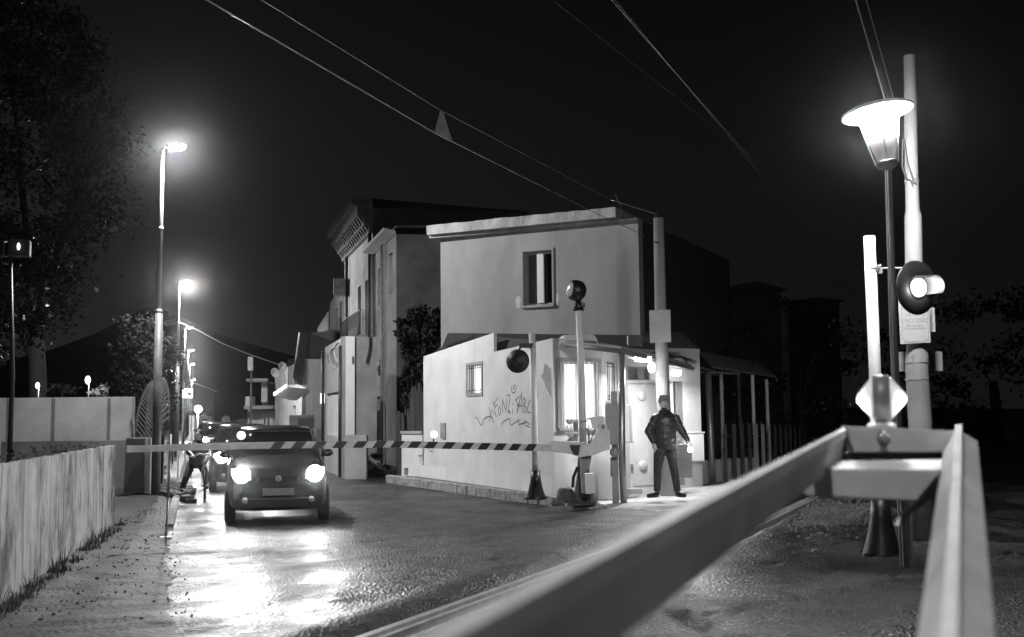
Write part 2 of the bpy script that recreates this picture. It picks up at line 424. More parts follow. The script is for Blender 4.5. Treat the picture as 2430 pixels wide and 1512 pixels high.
for j in range(len(ys) - 1):
    for i in range(len(xs) - 1):
        f = g.bm.faces.new((grid[j][i], grid[j][i + 1], grid[j + 1][i + 1], grid[j + 1][i])); f.smooth = True
struct(g.build('ground', 'ground'))

# hills behind the town
g = MB()
prof = [(-900, 1000), (0, 860), (120, 830), (230, 790), (300, 752), (352, 728), (378, 731), (440, 757), (500, 786), (560, 806), (650, 832), (760, 862), (900, 905), (1300, 960), (2000, 968), (3400, 975)]
top = [P(x, y, 560) for x, y in prof]
for a, b in zip(top[:-1], top[1:]):
    n_ = 8
    for k in range(n_):
        p = a.lerp(b, k / n_); q = a.lerp(b, (k + 1) / n_)
        pass
        g.face((Vector((p.x * .93, 470, -1)), Vector((q.x * .93, 470, -1)), q, p)); g.face((p, q, Vector((q.x * 1.1, 700, -1)), Vector((p.x * 1.1, 700, -1))))
bmesh.ops.remove_doubles(g.bm, verts=g.bm.verts[:], dist=.01)
for f in g.bm.faces: f.smooth = True
struct(g.build('hills', 'hill'))

# raised pavement by the guard house with its line of kerb stones
KA = Vector((.98, 20.05, 0)); KB = Vector((-3.35, 28.9, 0))
kd = (KB - KA).normalized(); kn = Vector((kd.y, -kd.x, 0))           # kn points to the building side
if kn.x < 0: kn = -kn
g = MB()
KL = (KB - KA).length
g.prism([KA + kn * .17, KB + kn * .17, KB + kn * 3.5 + kd * .5, Vector((2.4, 24.5, 0)), Vector((1.25, 20.75, 0))], (0, 0, .19))
struct(g.build('pavement', mat('pavement concrete', .13, .85, .35, 2.5, bump=.6, bscale=30)))
g = MB(); s = 0; random.seed(4); i = 0
while s < KL - .05:
    L = min(random.uniform(.42, .95), KL - s); c = KA + kd * (s + L / 2) + kn * .085
    t = bmesh.new(); x, y, z = L / 2 - .006, .085 + random.uniform(-.006, .006), .17
    m4 = Matrix.Translation(c + Vector((0, 0, .03))) @ Matrix.Rotation(math.atan2(kd.y, kd.x), 4, 'Z')
    v = [t.verts.new(m4 @ Vector((a, b, cc))) for cc in (-z, z) for a, b in ((-x, -y), (x, -y), (x, y), (-x, y))]
    for f in ((0, 1, 2, 3), (7, 6, 5, 4), (0, 4, 5, 1), (1, 5, 6, 2), (2, 6, 7, 3), (3, 7, 4, 0)): t.faces.new([v[q] for q in f])
    bmesh.ops.bevel(t, geom=t.edges[:], offset=.018, segments=1, affect='EDGES'); bmesh.ops.triangulate(t, faces=t.faces[:])
    bmesh.ops.subdivide_edges(t, edges=t.edges[:], cuts=2)
    for vv in t.verts: vv.co += Vector((noise.noise(vv.co * 14), noise.noise(vv.co * 14 + Vector((5, 5, 5))), .5 * noise.noise(vv.co * 10))) * .014
    g.add(t); s += L
struct(g.build('kerb', 'stone'))
# left kerb and verge along the street
_fa = P(0, 1430, 10.3); _fb = P(270, 1240, 17.8)
def FAx(y): return _fa.x + (_fb.x - _fa.x) * (y - 10.3) / 7.5
_e0 = P(430, 1500, 1); _d = ray(430, 1500); _e0 = Vector((0, 0, CAM_H)) + _d * (-CAM_H / _d.z); _d = ray(402, 1274); _e1 = Vector((0, 0, CAM_H)) + _d * (-CAM_H / _d.z)
def edge_x(y): return _e0.x + (_e1.x - _e0.x) * (y - _e0.y) / (_e1.y - _e0.y) if y < _e1.y else _e1.x - .2875 * (y - _e1.y)
LD = Vector((-.2875, 1, 0)).normalized()
g = MB(); a0 = P(398, 1272, 16.2); a0.z = 0
for k in range(1, 60):
    a = a0 + LD * k * 1.0 + Vector((-.10, .3, 0)); c = a + LD * .49
    g.box((c.x, c.y, -.01), (.14, .97, .15), math.atan2(LD.y, LD.x) - math.pi / 2, .012)
struct(g.build('street_kerb', 'stone'))

# concrete forecourt where the guard stands, canopy light put into its pale tone
g = MB(); fp = [(1395, 1176, 1), (1440, 1202, 1), (1560, 1222, 1), (1700, 1215, 1), (1800, 1170, 1), (1760, 1135, 1)]
pts = []
for x, y, _ in fp:
    d = ray(x, y); t = (.16 - CAM_H) / d.z; pts.append(Vector((0, 0, CAM_H)) + d * t)
pts += [Vector((4.2, 24.2, 0)), Vector((2.2, 23.3, 0)), Vector((1.5, 21.2, 0))]
cx = sum(p.x for p in pts) / len(pts); cy = sum(p.y for p in pts) / len(pts); K = 14; rings = []
for k in range(K + 1):
    rings.append([])
    for j in range(len(pts) * 8):
        a, b = pts[j // 8], pts[(j // 8 + 1) % len(pts)]; q = a.lerp(b, (j % 8) / 8); x = cx + (q.x - cx) * k / K; y = cy + (q.y - cy) * k / K
        if k == K: x += .12 * noise.noise(Vector((x * 2, y * 2, 0))); y += .12 * noise.noise(Vector((x * 2, y * 2, 5)))
        rings[-1].append(g.bm.verts.new((x, y, ground_z(x, y) + .012 - (.03 if k == K else 0))))
for k in range(1, K):
    for j in range(len(rings[0])):
        f = g.bm.faces.new((rings[k][j], rings[k][(j + 1) % len(rings[0])], rings[k + 1][(j + 1) % len(rings[0])], rings[k + 1][j])); f.smooth = True
f = g.bm.faces.new(rings[1])
for v in rings[0]: g.bm.verts.remove(v)
struct(g.build('forecourt', mat('forecourt concrete', .55, .85, .4, 1.6, bump=.6, bscale=30)))

# earth verge between fence and road, darkened for the shade of the fence
g = MB(); rows = []
for k in range(420):
    t = k / 419; y = 6 + 26 * t
    fx = (FAx(y)) - .6; ex = edge_x(y) + (.12 * noise.noise(Vector((y * .7, 0, 2))) if y < 15.5 else 0) + .07 * noise.noise(Vector((y * 4.1, 0, 7))) + .03 * noise.noise(Vector((y * 13, 0, 7)))
    rows.append([g.bm.verts.new((fx + (ex - fx) * j / 24, y, ground_z(fx + (ex - fx) * j / 24, y) + .010 + .016 * smooth(0, .12, 1 - j / 24) * (.5 + noise.noise(Vector((fx + (ex - fx) * j / 24, y, 3)) * 2.3)) - (.03 if j == 24 else 0))) for j in range(25)])
for a, b in zip(rows[:-1], rows[1:]):
    for j in range(24): f = g.bm.faces.new((a[j], a[j + 1], b[j + 1], b[j])); f.smooth = True
struct(g.build('verge', mat('verge earth', .034, .62, .55, 2.6, spec=.32, stretch=(1, 1, 1), bump=1.0, bscale=22)))

random.seed(77); g = MB()
for k in range(700):
    y = random.uniform(8.5, 24); x = random.uniform(FAx(y) + .05, edge_x(y) + .1); r = random.uniform(.006, .016) * (1.6 if random.random() < .06 else 1)
    if noise.noise(Vector((x * 1.1, y * 1.1, 4))) < -.05: continue
    bmesh.ops.create_icosphere(g.bm, subdivisions=1, radius=r, matrix=Matrix.Translation((x, y, ground_z(x, y) + .022)) @ Euler((k, k * .7, 0)).to_matrix().to_4x4() @ Matrix.Diagonal((1, .8, .55, 1)))
tag(g.build('pebbles', mat('pebble', .09, .9, .5, 12)), 'pebbles scattered on the dark verge between fence and road', 'pebbles', kind='stuff')

# gravel patch right of the crossing
random.seed(8); g = MB()
for k in range(2600):
    u = random.gauss(.5, .20); v = max(-.2, random.gauss(.4, .32))
    c = P(1860 + 260 * u, 1195 + 60 * v + 25 * (1 - u), 1); d = ray(1860 + 260 * u, 1188 + 55 * v + 18 * (1 - u))
    t = (.2 - CAM_H) / d.z; c = Vector((0, 0, CAM_H)) + d * t
    r = random.uniform(.012, .032)
    bmesh.ops.create_icosphere(g.bm, subdivisions=1, radius=r, matrix=Matrix.Translation((c.x, c.y, ground_z(c.x, c.y) + r * .3)) @ Euler((random.random() * 3, random.random() * 3, 0)).to_matrix().to_4x4() @ Matrix.Diagonal((1, random.uniform(.6, 1), .6, 1)))
tag(g.build('gravel', 'gravel'), 'loose pale gravel strewn beside the signal post at the crossing', 'gravel', kind='stuff')

# rails in the crossing
tr = thing('railway_track', 'twin grooved steel rails set into the asphalt of the crossing', 'railway track', (TR0.x, TR0.y, .2), 0)
for c in (0, .95):
    b0 = TR0 + TN * c
    def strip(o0, o1, z0, z1, m_, nm, par):
        q = MB(); a = b0 - TD * 9; e_ = b0 + TD * 90
        q.hexa([a + TN * o0 + Vector((0, 0, z0)), a + TN * o1 + Vector((0, 0, z0)), e_ + TN * o1 + Vector((0, 0, z0)), e_ + TN * o0 + Vector((0, 0, z0)),
                a + TN * o0 + Vector((0, 0, z1)), a + TN * o1 + Vector((0, 0, z1)), e_ + TN * o1 + Vector((0, 0, z1)), e_ + TN * o0 + Vector((0, 0, z1))])
        return q.build(nm, m_, par)
    r_ = strip(-.035, .035, .12, .205, 'steel', 'rail', tr); strip(-.05, .17, .08, .135, 'rust', 'rail_web', r_)
    strip(.10, .145, .12, .20, 'steel', 'guard_rail', tr)

# weeds along the fence foot
def blades(g, c, n, h, spread):
    for _ in range(n):
        a = random.uniform(0, 6.28); p = Vector(c) + Vector((random.gauss(0, spread), random.gauss(0, spread), 0))
        hh = h * random.uniform(.4, 1.2); d = Vector((math.cos(a), math.sin(a), 0)); w_ = d.cross(Vector((0, 0, 1))) * .006
        tip = p + Vector((0, 0, hh)) + d * hh * random.uniform(.1, .6); m_ = p.lerp(tip, .55) + Vector((0, 0, hh * .12))
        g.face((p - w_, p + w_, m_ + w_ * .8, m_ - w_ * .8)); g.face((m_ - w_ * .8, m_ + w_ * .8, tip))

# ================================================================== LEFT SIDE
# whitewashed fence of upright concrete boards
FA = Vector((-4.3, 8.0, 0)); FB = P(270, 1240, 17.8); FB.z = 0
FA = Vector((-4.83 + .15, 10.25 - .7, 0)) ; FA = P(0, 1430, 10.3); FA.z = 0
fd = (FB - FA).normalized(); FA = FA - fd * 3.2; FL = (FB - FA).length; fnr = Vector((fd.y, -fd.x, 0))
fen = thing('board_fence', 'low whitewashed fence of streaked upright boards beside the road', 'fence', (FA.x, FA.y, 0), 0)
random.seed(3); s = 0; zt0 = 1.30; g = MB(); base_i = 0
while s < FL:
    wd = min(random.choice((.95, 1.1, 1.2, 1.05)), FL - s)
    if wd < .1: break
    p0 = FA + fd * (s + .002); p1 = FA + fd * (s + wd - .002); off = random.uniform(-.012, .012)
    q = MB(); n_ = int(wd / .05)
    for k in range(n_):
        a = p0.lerp(p1, k / n_); b_ = p0.lerp(p1, (k + 1) / n_)
        ta = zt0 + .014 * noise.noise(a * 5) + .008 * noise.noise(a * 21); tb = zt0 + .014 * noise.noise(b_ * 5) + .008 * noise.noise(b_ * 21)
        o = fnr * (off + .010 * noise.noise(a * 4)); o2 = fnr * (off + .010 * noise.noise(b_ * 4)); t = -fnr * .07
        q.hexa([a + o + Vector((0, 0, -.3)), b_ + o2 + Vector((0, 0, -.3)), b_ + t + Vector((0, 0, -.3)), a + t + Vector((0, 0, -.3)),
                a + o + Vector((0, 0, ta)), b_ + o2 + Vector((0, 0, tb)), b_ + t + Vector((0, 0, tb)), a + t + Vector((0, 0, ta))])
    bmesh.ops.remove_doubles(q.bm, verts=q.bm.verts[:], dist=.0008)
    q.build('board', 'fence', fen); s += wd
g = MB(); random.seed(12)
for k in range(620):
    s = random.uniform(0, FL); c = FA + fd * s + fnr * random.uniform(.02, .20)
    
    if noise.noise(c * 1.7) < -.25: continue
    blades(g, (c.x, c.y, -.02), 7, random.uniform(.03, .11) if random.random() < .93 else .22, .04)
tag(g.build('weeds', 'grass'), 'dark weeds growing along the foot of the whitewashed fence', 'weeds', kind='stuff')

# clutter (cables and brush) behind the fence
g = MB(); random.seed(5)
for k in range(900):
    s = random.uniform(2.5, FL); c = FA + fd * s - fnr * random.uniform(.12, .5); a = random.uniform(0, 6.28)
    p = c + Vector((0, 0, random.uniform(.9, 1.36))); d = Vector((math.cos(a), math.sin(a), random.uniform(-.6, .8))) * random.uniform(.04, .10)
    w_ = Vector((0, 0, 1)).cross(d).normalized() * random.uniform(.01, .02); g.face((p, p + d * .5 + w_, p + d, p + d * .5 - w_))
tag(g.build('hedge', 'leafdull'), 'dark scrubby hedge showing above the whitewashed fence', 'hedge', kind='stuff')

# garden wall
GA = P(-260, 1100, 28.5); GB = P(313, 1100, 28.5)
gw = thing('garden_wall', 'long rendered grey garden wall standing behind the whitewashed fence', 'wall', (GB.x, 28.5, 0))
ztop = PZ(250, 942, 28.5)
for xa, xb in ((-260, 20), (20, 126), (126, 258), (258, 313)):
    a = P(xa, 1000, 28.5); b = P(xb, 1000, 28.5)
    g = MB(); g.box(((a.x + b.x) / 2, 28.62, ztop / 2 - .1), (b.x - a.x - .012, .24, ztop + .2)); g.build('wall_panel', 'wallgrey', gw)
g = MB()
for xa in (126, 258, 20):
    a = P(xa, 1000, 28.5); g.box((a.x, 28.60, ztop / 2 - .1), (.09, .22, ztop + .14))
g.build('pier', 'plaster_dark', gw)
g = MB(); a = P(160, 1063, 27.5); g.box((a.x, 27.9, PZ(200, 1046, 27.9) / 2), (3.6, .18, PZ(200, 1046, 27.9)))
tag(g.build('low_wall', 'plaster_dark'), 'low dark wall in front of the grey garden wall', 'wall')

# garden globe lamps and a flower spray behind the wall
for (x, y, yb, r, lab) in ((89, 915, 945, .055, 'small lit garden lamp left of the pair behind the garden wall'), (208, 902, 945, .07, 'brighter lit garden lamp next to the pale plant behind the wall')):
    p = P(x, y, 29.5); t = thing('garden_lamp', lab, 'garden lamp', (p.x, p.y, 0), 0, 'garden lamps behind the wall')
    g = MB(); g.tube([(p.x + .03, p.y, -.1), (p.x + .03, p.y, p.z - .08)], .018, 8); g.build('post', 'galv', t)
    g = MB(); g.ell(p, (r, r, r * 1.6)); g.build('globe', 'garden', t)
    light('POINT', 'garden_glow', (p.x + .12, p.y, p.z), 3, t, shadow_soft_size=.03)
def leafcloud(mb, c, rad, n, size, flat=.5, clumps=40, seed=1, power=.5, shape=None):
    rnd = random.Random(seed); cs = []
    for _ in range(clumps):
        while True:
            v = Vector((rnd.uniform(-1, 1), rnd.uniform(-1, 1), rnd.uniform(-1, 1)))
            if v.length <= 1: break
        v = v.normalized() * (v.length ** power) if v.length > 0 else v
        cs.append((Vector(c) + Vector((v.x * rad[0], v.y * rad[1], v.z * rad[2])), rnd.uniform(.10, .26)))
    R_ = (rad[0] + rad[1] + rad[2]) / 3
    for _ in range(n):
        cc, cr = rnd.choice(cs); p = cc + Vector((rnd.gauss(0, 1), rnd.gauss(0, 1), rnd.gauss(0, .7))) * cr * R_ * .55
        a = Vector((rnd.gauss(0, 1), rnd.gauss(0, 1), rnd.gauss(-.3, .8))).normalized(); b = a.orthogonal().normalized()
        b = (Matrix.Rotation(rnd.uniform(0, 6.28), 3, a) @ b); s = size * rnd.uniform(.6, 1.3)
        mb.face((p, p + a * s * .5 + b * s * flat * .5, p + a * s, p + a * s * .5 - b * s * flat * .5))
p = P(236, 925, 29.3); t = thing('plant', 'pale flowering plant showing above the garden wall', 'plant', (p.x, p.y, 0))
g = MB(); g.tube([(p.x, p.y, -.1), (p.x, p.y, p.z)], .02, 6); g.build('stem', 'bark', t)
g = MB(); leafcloud(g, p, (.17, .15, .17), 90, .16, .5, 8, 3); g.build('foliage', 'leafpale', t)
p = P(148, 922, 29.3); t = thing('plant', 'dim low plant between the two garden lamps', 'plant', (p.x, p.y, 0))
g = MB(); g.tube([(p.x, p.y, -.1), (p.x, p.y, p.z)], .02, 6); g.build('stem', 'bark', t)
g = MB(); leafcloud(g, p, (.4, .2, .13), 90, .16, .35, 10, 5); g.build('foliage', 'leafdull', t)

# concrete gate post with its white steel jamb
p0 = P(322, 1160, 25.2)
gp = thing('gate_post', 'short concrete gate post with a white edge under the barrier tip', 'gate post', (p0.x, 25.2, 0))
g = MB(); zt = PZ(320, 1040, 25.2)
g.hexa([P(293, 1170, 25.1), P(343, 1170, 25.1), P(343, 1170, 25.1) + Vector((0, .5, 0)), P(293, 1170, 25.1) + Vector((0, .5, 0)),
        P(299, 1040, 25.1), P(343, 1040, 25.1), P(343, 1040, 25.1) + Vector((0, .5, 0)), P(299, 1040, 25.1) + Vector((0, .5, 0))]); g.build('post', 'concrete', gp)
g = MB(); g.box((P(352, 1100, 25.15).x, 25.2, zt / 2 - .1), (.075, .06, zt + .2)); g.build('jamb', 'white', gp)
random.seed(31)
# wooden garden gate stakes and rubble by the lamp
wg = thing('stake_fence', 'loose row of thin pale stakes behind the first lamp post', 'fence', (-8.3, 27, 0))
for k, x in enumerate((372, 386, 397, 404, 421, 438, 446, 453)):
    a = P(x, 1140, 27 + k * .8); g = MB(); hgt = random.uniform(1.0, 1.6)
    g.box((a.x, a.y, hgt / 2 - .1), (.045, .03, hgt), 0); g.build('stake', 'wood' if k % 3 else 'white', wg)
g = MB()
for k in range(170):
    x = random.uniform(375, 455); d = ray(x, random.uniform(1140, 1175) + (x - 375) * .25); t = -CAM_H / d.z; c = Vector((0, 0, CAM_H)) + d * t
    g.box((c.x, c.y, .04), (random.uniform(.05, .22), random.uniform(.05, .2), random.uniform(.05, .16)), random.uniform(0, 3))
tag(g.build('rubble', 'gravel'), 'heap of rubble lying on the verge beside the lamp post', 'rubble', kind='stuff')

# big dark tree over the garden wall
def tree(name, lab, cat, base, trunk_h, r, crown_c, rad, n, size, m_, seed, clumps=60, limbs=7, flat=.5):
    t = thing(name, lab, cat, base)
    g = MB(); rnd = random.Random(seed); b = Vector(base); cc = Vector(crown_c)
    g.tube([b + Vector((0, 0, -.3)), b + Vector((.1, 0, trunk_h * .5)), Vector((b.x, b.y, trunk_h))], [r, r * .8, r * .6], 10)
    for _ in range(limbs):
        e_ = cc + Vector((rnd.uniform(-.7, .7) * rad[0], rnd.uniform(-.7, .7) * rad[1], rnd.uniform(-.5, .7) * rad[2])); s_ = Vector((b.x, b.y, trunk_h * rnd.uniform(.7, 1)))
        mid = s_.lerp(e_, .5) + Vector((0, 0, rad[2] * .1)); g.tube([s_, mid, e_], [r * .4, r * .22, r * .06], 7)
    g.build('trunk', 'bark', t)
    g = MB(); leafcloud(g, cc, rad, n, size, flat, clumps, seed); g.build('crown', m_, t); return t
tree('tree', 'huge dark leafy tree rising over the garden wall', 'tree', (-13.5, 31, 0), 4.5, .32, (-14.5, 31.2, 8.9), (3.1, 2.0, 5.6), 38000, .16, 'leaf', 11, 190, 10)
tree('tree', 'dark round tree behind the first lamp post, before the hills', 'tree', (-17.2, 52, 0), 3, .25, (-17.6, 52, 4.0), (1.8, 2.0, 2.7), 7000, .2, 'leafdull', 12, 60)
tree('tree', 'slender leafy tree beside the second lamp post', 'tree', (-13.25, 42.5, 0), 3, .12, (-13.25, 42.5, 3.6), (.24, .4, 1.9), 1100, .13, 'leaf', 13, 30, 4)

# palm with drooping fronds behind the gate post
pb = P(372, 1130, 27.5)
pt = thing('palm', 'shaggy palm with dry ribbed fronds hanging behind the lamp post', 'palm tree', (pb.x, 27.5, 0))
g = MB(); g.tube([(pb.x, 27.5, -.2), (pb.x + .05, 27.5, 1.4), (pb.x, 27.5, 2.6)], [.14, .12, .11], 10); g.build('trunk', 'bark', pt)
def frond(tip, root, mid, nl, ll, mm_, seed):
    g = MB(); rnd = random.Random(seed); pts = []
    for k in range(21):
        t = k / 20; pts.append(root * (1 - t) ** 2 + mid * 2 * t * (1 - t) + tip * t * t)
    g.tube(pts, [.018 - .012 * k / 20 for k in range(21)], 5)
    sg = 1 if tip.x < root.x else -1
    for k in range(nl):
        t = .10 + .88 * k / nl; i = int(t * 20); p = pts[i].lerp(pts[min(i + 1, 20)], t * 20 - i)
        l = ll * (.35 + .9 * t) * rnd.uniform(.85, 1.1); d = Vector((.62 * sg, -.1, -.75)).normalized(); q = p + d * l
        w_ = Vector((0, 0, 1)) * .030; g.face((p - w_, p + w_, q + w_ * .5, q - w_ * .5))
        q = p - Vector((.4 * sg, .1, .85)).normalized() * l * .3; g.face((p - w_, p + w_, q + w_ * .2, q - w_ * .2))
    return g.build('frond', mm_, pt)
Y_ = 27.2
fm = mat('dry palm leaf', .12, .6, .3, 6)
frond(P(322, 1036, Y_), P(368, 905, Y_), P(333, 905, Y_), 17, .55, fm, 1); frond(P(345, 1040, Y_), P(366, 900, Y_), P(350, 930, Y_), 15, .45, fm, 2)
frond(P(382, 1046, Y_), P(372, 905, Y_), P(402, 900, Y_), 15, .4, fm, 3); frond(P(398, 1010, Y_), P(373, 900, Y_), P(410, 880, Y_), 13, .35, fm, 4)
frond(P(335, 850, Y_ + .5), P(370, 905, Y_), P(350, 850, Y_), 24, .4, 'leafdull', 5); frond(P(410, 862, Y_ + .4), P(372, 905, Y_), P(392, 846, Y_), 24, .4, 'leafdull', 6)

# thin pole with the unlit box lamp, a glow put on its lens
p0 = P(22, 1075, 22.0); t = thing('signal_mast', 'thin mast carrying a dark boxy lamp at the far left', 'mast', (p0.x, 22, 0))
g = MB(); a = P(25, 598, 22); g.tube([(p0.x, 22, -.2), (p0.x + .02, 22, 2.6), (a.x, 22, a.z)], [.055, .045, .035], 10); g.build('pole', 'dark', t)
g = MB(); a = P(47, 590, 22); g.box(a, (.40, .3, .32), .3, .015); g.build('box', 'dark', t)
g = MB(); a = P(44, 585, 21.82); g.ell(a, (.032, .03, .075)); g.build('lens', 'garden', t)
g = MB(); a = P(70, 590, 21.8); g.box(a, (.02, .02, .33)); g.build('edge_trim', 'galv', t)
g = MB(); a = P(8, 592, 22); g.box(a, (.26, .2, .3), -.5, .02); g.build('hood', 'dark', t)

# ---------------------------------------------------------------- street lamps in a row down the road
def lamp_x(Y): return -.9 - .2875 * Y
labs = ['tall street lamp standing nearest the camera, out beside the crossing', 'tallest street lamp, its pole rising beside the palm and gate post', 'second street lamp along the road, beside the slender tree',
        'third street lamp down the road with the dotted cable starting behind it', 'fourth street lamp down the road, small and bright', 'fifth street lamp down the road, smallest of the row but one', 'tiny farthest street lamp just above the lit square sign']
ztop1 = PZ(373, 356, 25)
HZ = ztop1
def street_lamp():
    x, Y = lamp_x(25), 25.0
    t = thing('street_lamp', labs[1], 'street lamp', (x, Y, 0), 0, 'street lamps down the left side of the road')
    zc, zd = PZ(362, 740, 25), PZ(366, 543, 25)
    g = MB(); g.tube([(x, Y, -.3), (x, Y, zc)], [.105, .088], 14); g.build('pole_base', mat('lamp post base paint', .12, .5, .3, 5), t)
    g = MB(); g.tube([(x, Y, zc), (x + .01, Y, zd), (x + .02, Y, HZ)], [.060, .048, .035], 12); g.tube([(x, Y, zc - .04), (x, Y, zc + .05)], [.098, .075], 14)
    g.tube([(x + .01, Y, zd - .04), (x + .01, Y, zd + .04)], .062, 12); g.build('pole', 'galv', t)
    g = MB(); g.tube([(x + .02, Y, HZ - .02), (x + .05, Y, HZ + .05), (x + .16, Y, HZ + .07)], .030, 8)
    g.ell((x + .34, Y, HZ + .10), (.25, .12, .055)); g.build('lamp_head', 'metal', t)
    g = MB(); g.ell((x + .34, Y, HZ + .045), (.20, .10, .055)); g.build('lens', 'lamp', t)
    light('SPOT', 'street_lamp_glow', (x + .34, Y, HZ - .03), LAMP_W, t, shadow_soft_size=.06, spot_size=R(179), spot_blend=.12, direction=(.30, 0, -1))
    return t
LAMP_W = 4000
L1 = street_lamp()
for k in (0, 2, 3, 4, 5, 6):
    Yk = 25.0 * k if k < 6 else 175.0
    o = dup(L1, (lamp_x(Yk), Yk, 0)); o['label'] = labs[k]
    if k == 0:
        for c in o.children:
            if c.type == 'LIGHT': c.data = c.data.copy(); c.data.energy = 800        # a weaker lamp than its neighbours
    if k > 2:
        for c in o.children:
            if c.type == 'LIGHT': c.data = c.data.copy(); c.data.energy = 1900
# lit square sign on a mast by the lamps
p = P(445, 933, 60)
t = thing('lit_sign', 'lit square sign board on a thin mast between the lamp posts', 'sign', (p.x, 60, 0))
g = MB(); a = P(434, 870, 60); g.tube([(a.x, 60.1, -.2), (a.x, 60.1, a.z)], .045, 8); g.build('mast', 'galv', t)
g = MB(); g.box(p, (.55, .10, .52), 0, .02); g.build('board', 'sign_lit', t)
g = MB(); a = P(448, 935, 59.9)
cc = crop(400, 700, 3.78)
g.prism([P(*cc(x, y), 59.93) for x, y in ((190, 958), (228, 952), (215, 968), (232, 985), (248, 960), (252, 1008), (228, 1004), (226, 996), (192, 990), (192, 984), (222, 984), (220, 964), (192, 966))], (0, .01, 0)); g.build('symbol', 'dark', t)

# ================================================================== GUARD HOUSE
SA = Vector((-2.26, 27.8, 0)); K0 = Vector((.775, 21.0, 0)); K1 = Vector((1.83, 21.47, 0)); K2 = Vector((2.41, 22.98, 0)); K3 = Vector((4.05, 23.71, 0))
gh = thing('guard_house', 'small white single-storey guard house with spray-painted side wall', 'guard house', (K0.x, K0.y, 0))
c6 = crop(950, 800, 3.36); c7 = crop(1300, 780, 3.218); c1 = crop(1550, 850, 3.78); c8 = crop(1480, 820, 8.1); c3 = crop(1340, 960, 5.6)
def holes_side():
    return wrect(*c6(642, 310), *c6(762, 540), SA, K0)
hs = holes_side(); SL = (K0 - SA).length
ZW = onwall(1171, 833, SA, K0).z - .05; ZK = onwall(1309, 803, SA, K0).z
g = MB(); wall(g, SA, K0, -.2, ZW, .25, [hs])
# upper outline of the side wall: sloping parapet with the step
def on(x, y): return onwall(x, y, SA, K0)
for poly in ([(1003, 846), (1171, 790), (1171, 832)], ):
    a, b, c = [on(*q) for q in poly]
    base_a = Vector((a.x, a.y, ZW)); n = Vector((-.913, -.407, 0))
    g.prism([Vector((SA.x, SA.y, ZW + .001)), Vector((SA.x, SA.y, a.z)), b, Vector((b.x, b.y, ZW + .001))], -n * .07)
bn = on(1171, 832)
g.prism([Vector((bn.x, bn.y, ZW + .001)), Vector((bn.x, bn.y, ZW + .03)), Vector((K0.x, K0.y, max(ZK, ZW + .02))), Vector((K0.x, K0.y, ZW + .001))], Vector((.913, .407, 0)) * .25)
g.build('side_wall', 'plaster', gh)
wa = wrect(*c7(215, 330), *c7(520, 850), K0, K1)
wb = wrect(*c7(580, 330), *c7(662, 640), K1, K2)
LA, LB, LC = (K1 - K0).length, (K2 - K1).length, (K3 - K2).length
g = MB(); wall(g, K0, K1, -.2, ZW, .22, [wa]); g.build('front_wall', 'plaster', gh)
g = MB(); wall(g, K1, K2, -.2, ZW - .01, .22, [(wb[0], min(wb[1], LB - .1), wb[2], wb[3])]); g.build('corner_wall', 'plaster', gh)
wc = wrect(*c8(430, 610), *c8(862, 890), K2, K3); wd_ = wrect(*c8(1310, 900), *c8(1525, 1400), K2, K3)
dz = (wd_[0], wd_[1], .2, wd_[3])
g = MB(); wall(g, K2, K3, -.2, ZW - .02, .22, [wc, dz]); g.build('entrance_wall', 'plaster', gh)
# right end, back
E3 = Vector((2.95, 26.2, 0)); g = MB(); wall(g, K3, E3, -.2, ZW - .03, .22); g.build('end_wall', 'plaster', gh)
# parapet front (rounded white piece) and chimney block
g = MB(); z0 = ZW + .002; pts = [(1340, 800), (1343, 795), (1400, 793), (1412, 798), (1419, 815), (1340, 820)]
pp = [onwall(x, y, K0, K1) for x, y in [(1338, 822), (1338, 800), (1345, 795), (1401, 793), (1410, 796), (1417, 806), (1421, 824)]]
g.prism(pp, Vector((-.407, .913, 0)) * .2); g.build('parapet', 'plaster', gh)
g = MB(); a = P(1490, 824, 23.5); b = P(1523, 796, 23.5); g.box(((a.x + b.x) / 2, 23.6, (a.z + b.z) / 2), (b.x - a.x, .3, b.z - a.z)); g.build('chimney', 'plaster_old', gh)
# dark roof sheet rising to the house behind
g = MB()
rf = [Vector((K0.x + .2, K0.y + .18, ZW + .01)), Vector((K1.x, K1.y + .2, ZW)), Vector((K2.x, K2.y + .2, ZW)), Vector((K3.x, K3.y + .1, ZW)), Vector((3.9, 25.2, 3.55)), Vector((-1.6, 27.2, 3.72)), Vector((SA.x + .3, SA.y - .2, 3.2))]
g.prism(rf, (0, 0, .05)); g.build('roof', 'roof', gh)
# windows
def lit_room(parent, A, B, r, name='interior', m_='window_lit'):
    s0, s1, z0, z1 = r; g = MB(); wbox(g, A, B, s0 + .01, s1 - .01, z0 + .01, z1 - .01, .30, .32); return g.build(name, m_, parent)
glass = mat('clear glass', .9, .03, trans=1.0)
w1 = window(gh, K0, K1, wa, .06, .05, 'window_lit', 'white', 1, True, 0)
g = MB(); A_, d_, n_ = frame_of(K0, K1)
for k in range(9):
    q = A_ + d_ * (wa[0] + (wa[1] - wa[0]) * (k + .5) / 9) + n_ * -.02; g.tube([q + Vector((0, 0, wa[2] - .03)), q + Vector((0, 0, wa[3] + .03))], .008, 6)
g.build('bars', 'galv', w1)
g = MB(); fr = .07; wbox(g, K0, K1, wa[0] - fr, wa[0] - .002, wa[2], wa[3] + fr, -.03, .05); wbox(g, K0, K1, wa[1] + .002, wa[1] + fr, wa[2], wa[3] + fr, -.03, .05); wbox(g, K0, K1, wa[0], wa[1], wa[3] + .002, wa[3] + fr, -.028, .05); g.build('surround', 'plaster_old', w1)
w2 = window(gh, K1, K2, (wb[0], min(wb[1], LB - .1), wb[2], wb[3]), .05, .05, 'window_lit', 'white', 1, True, 6)
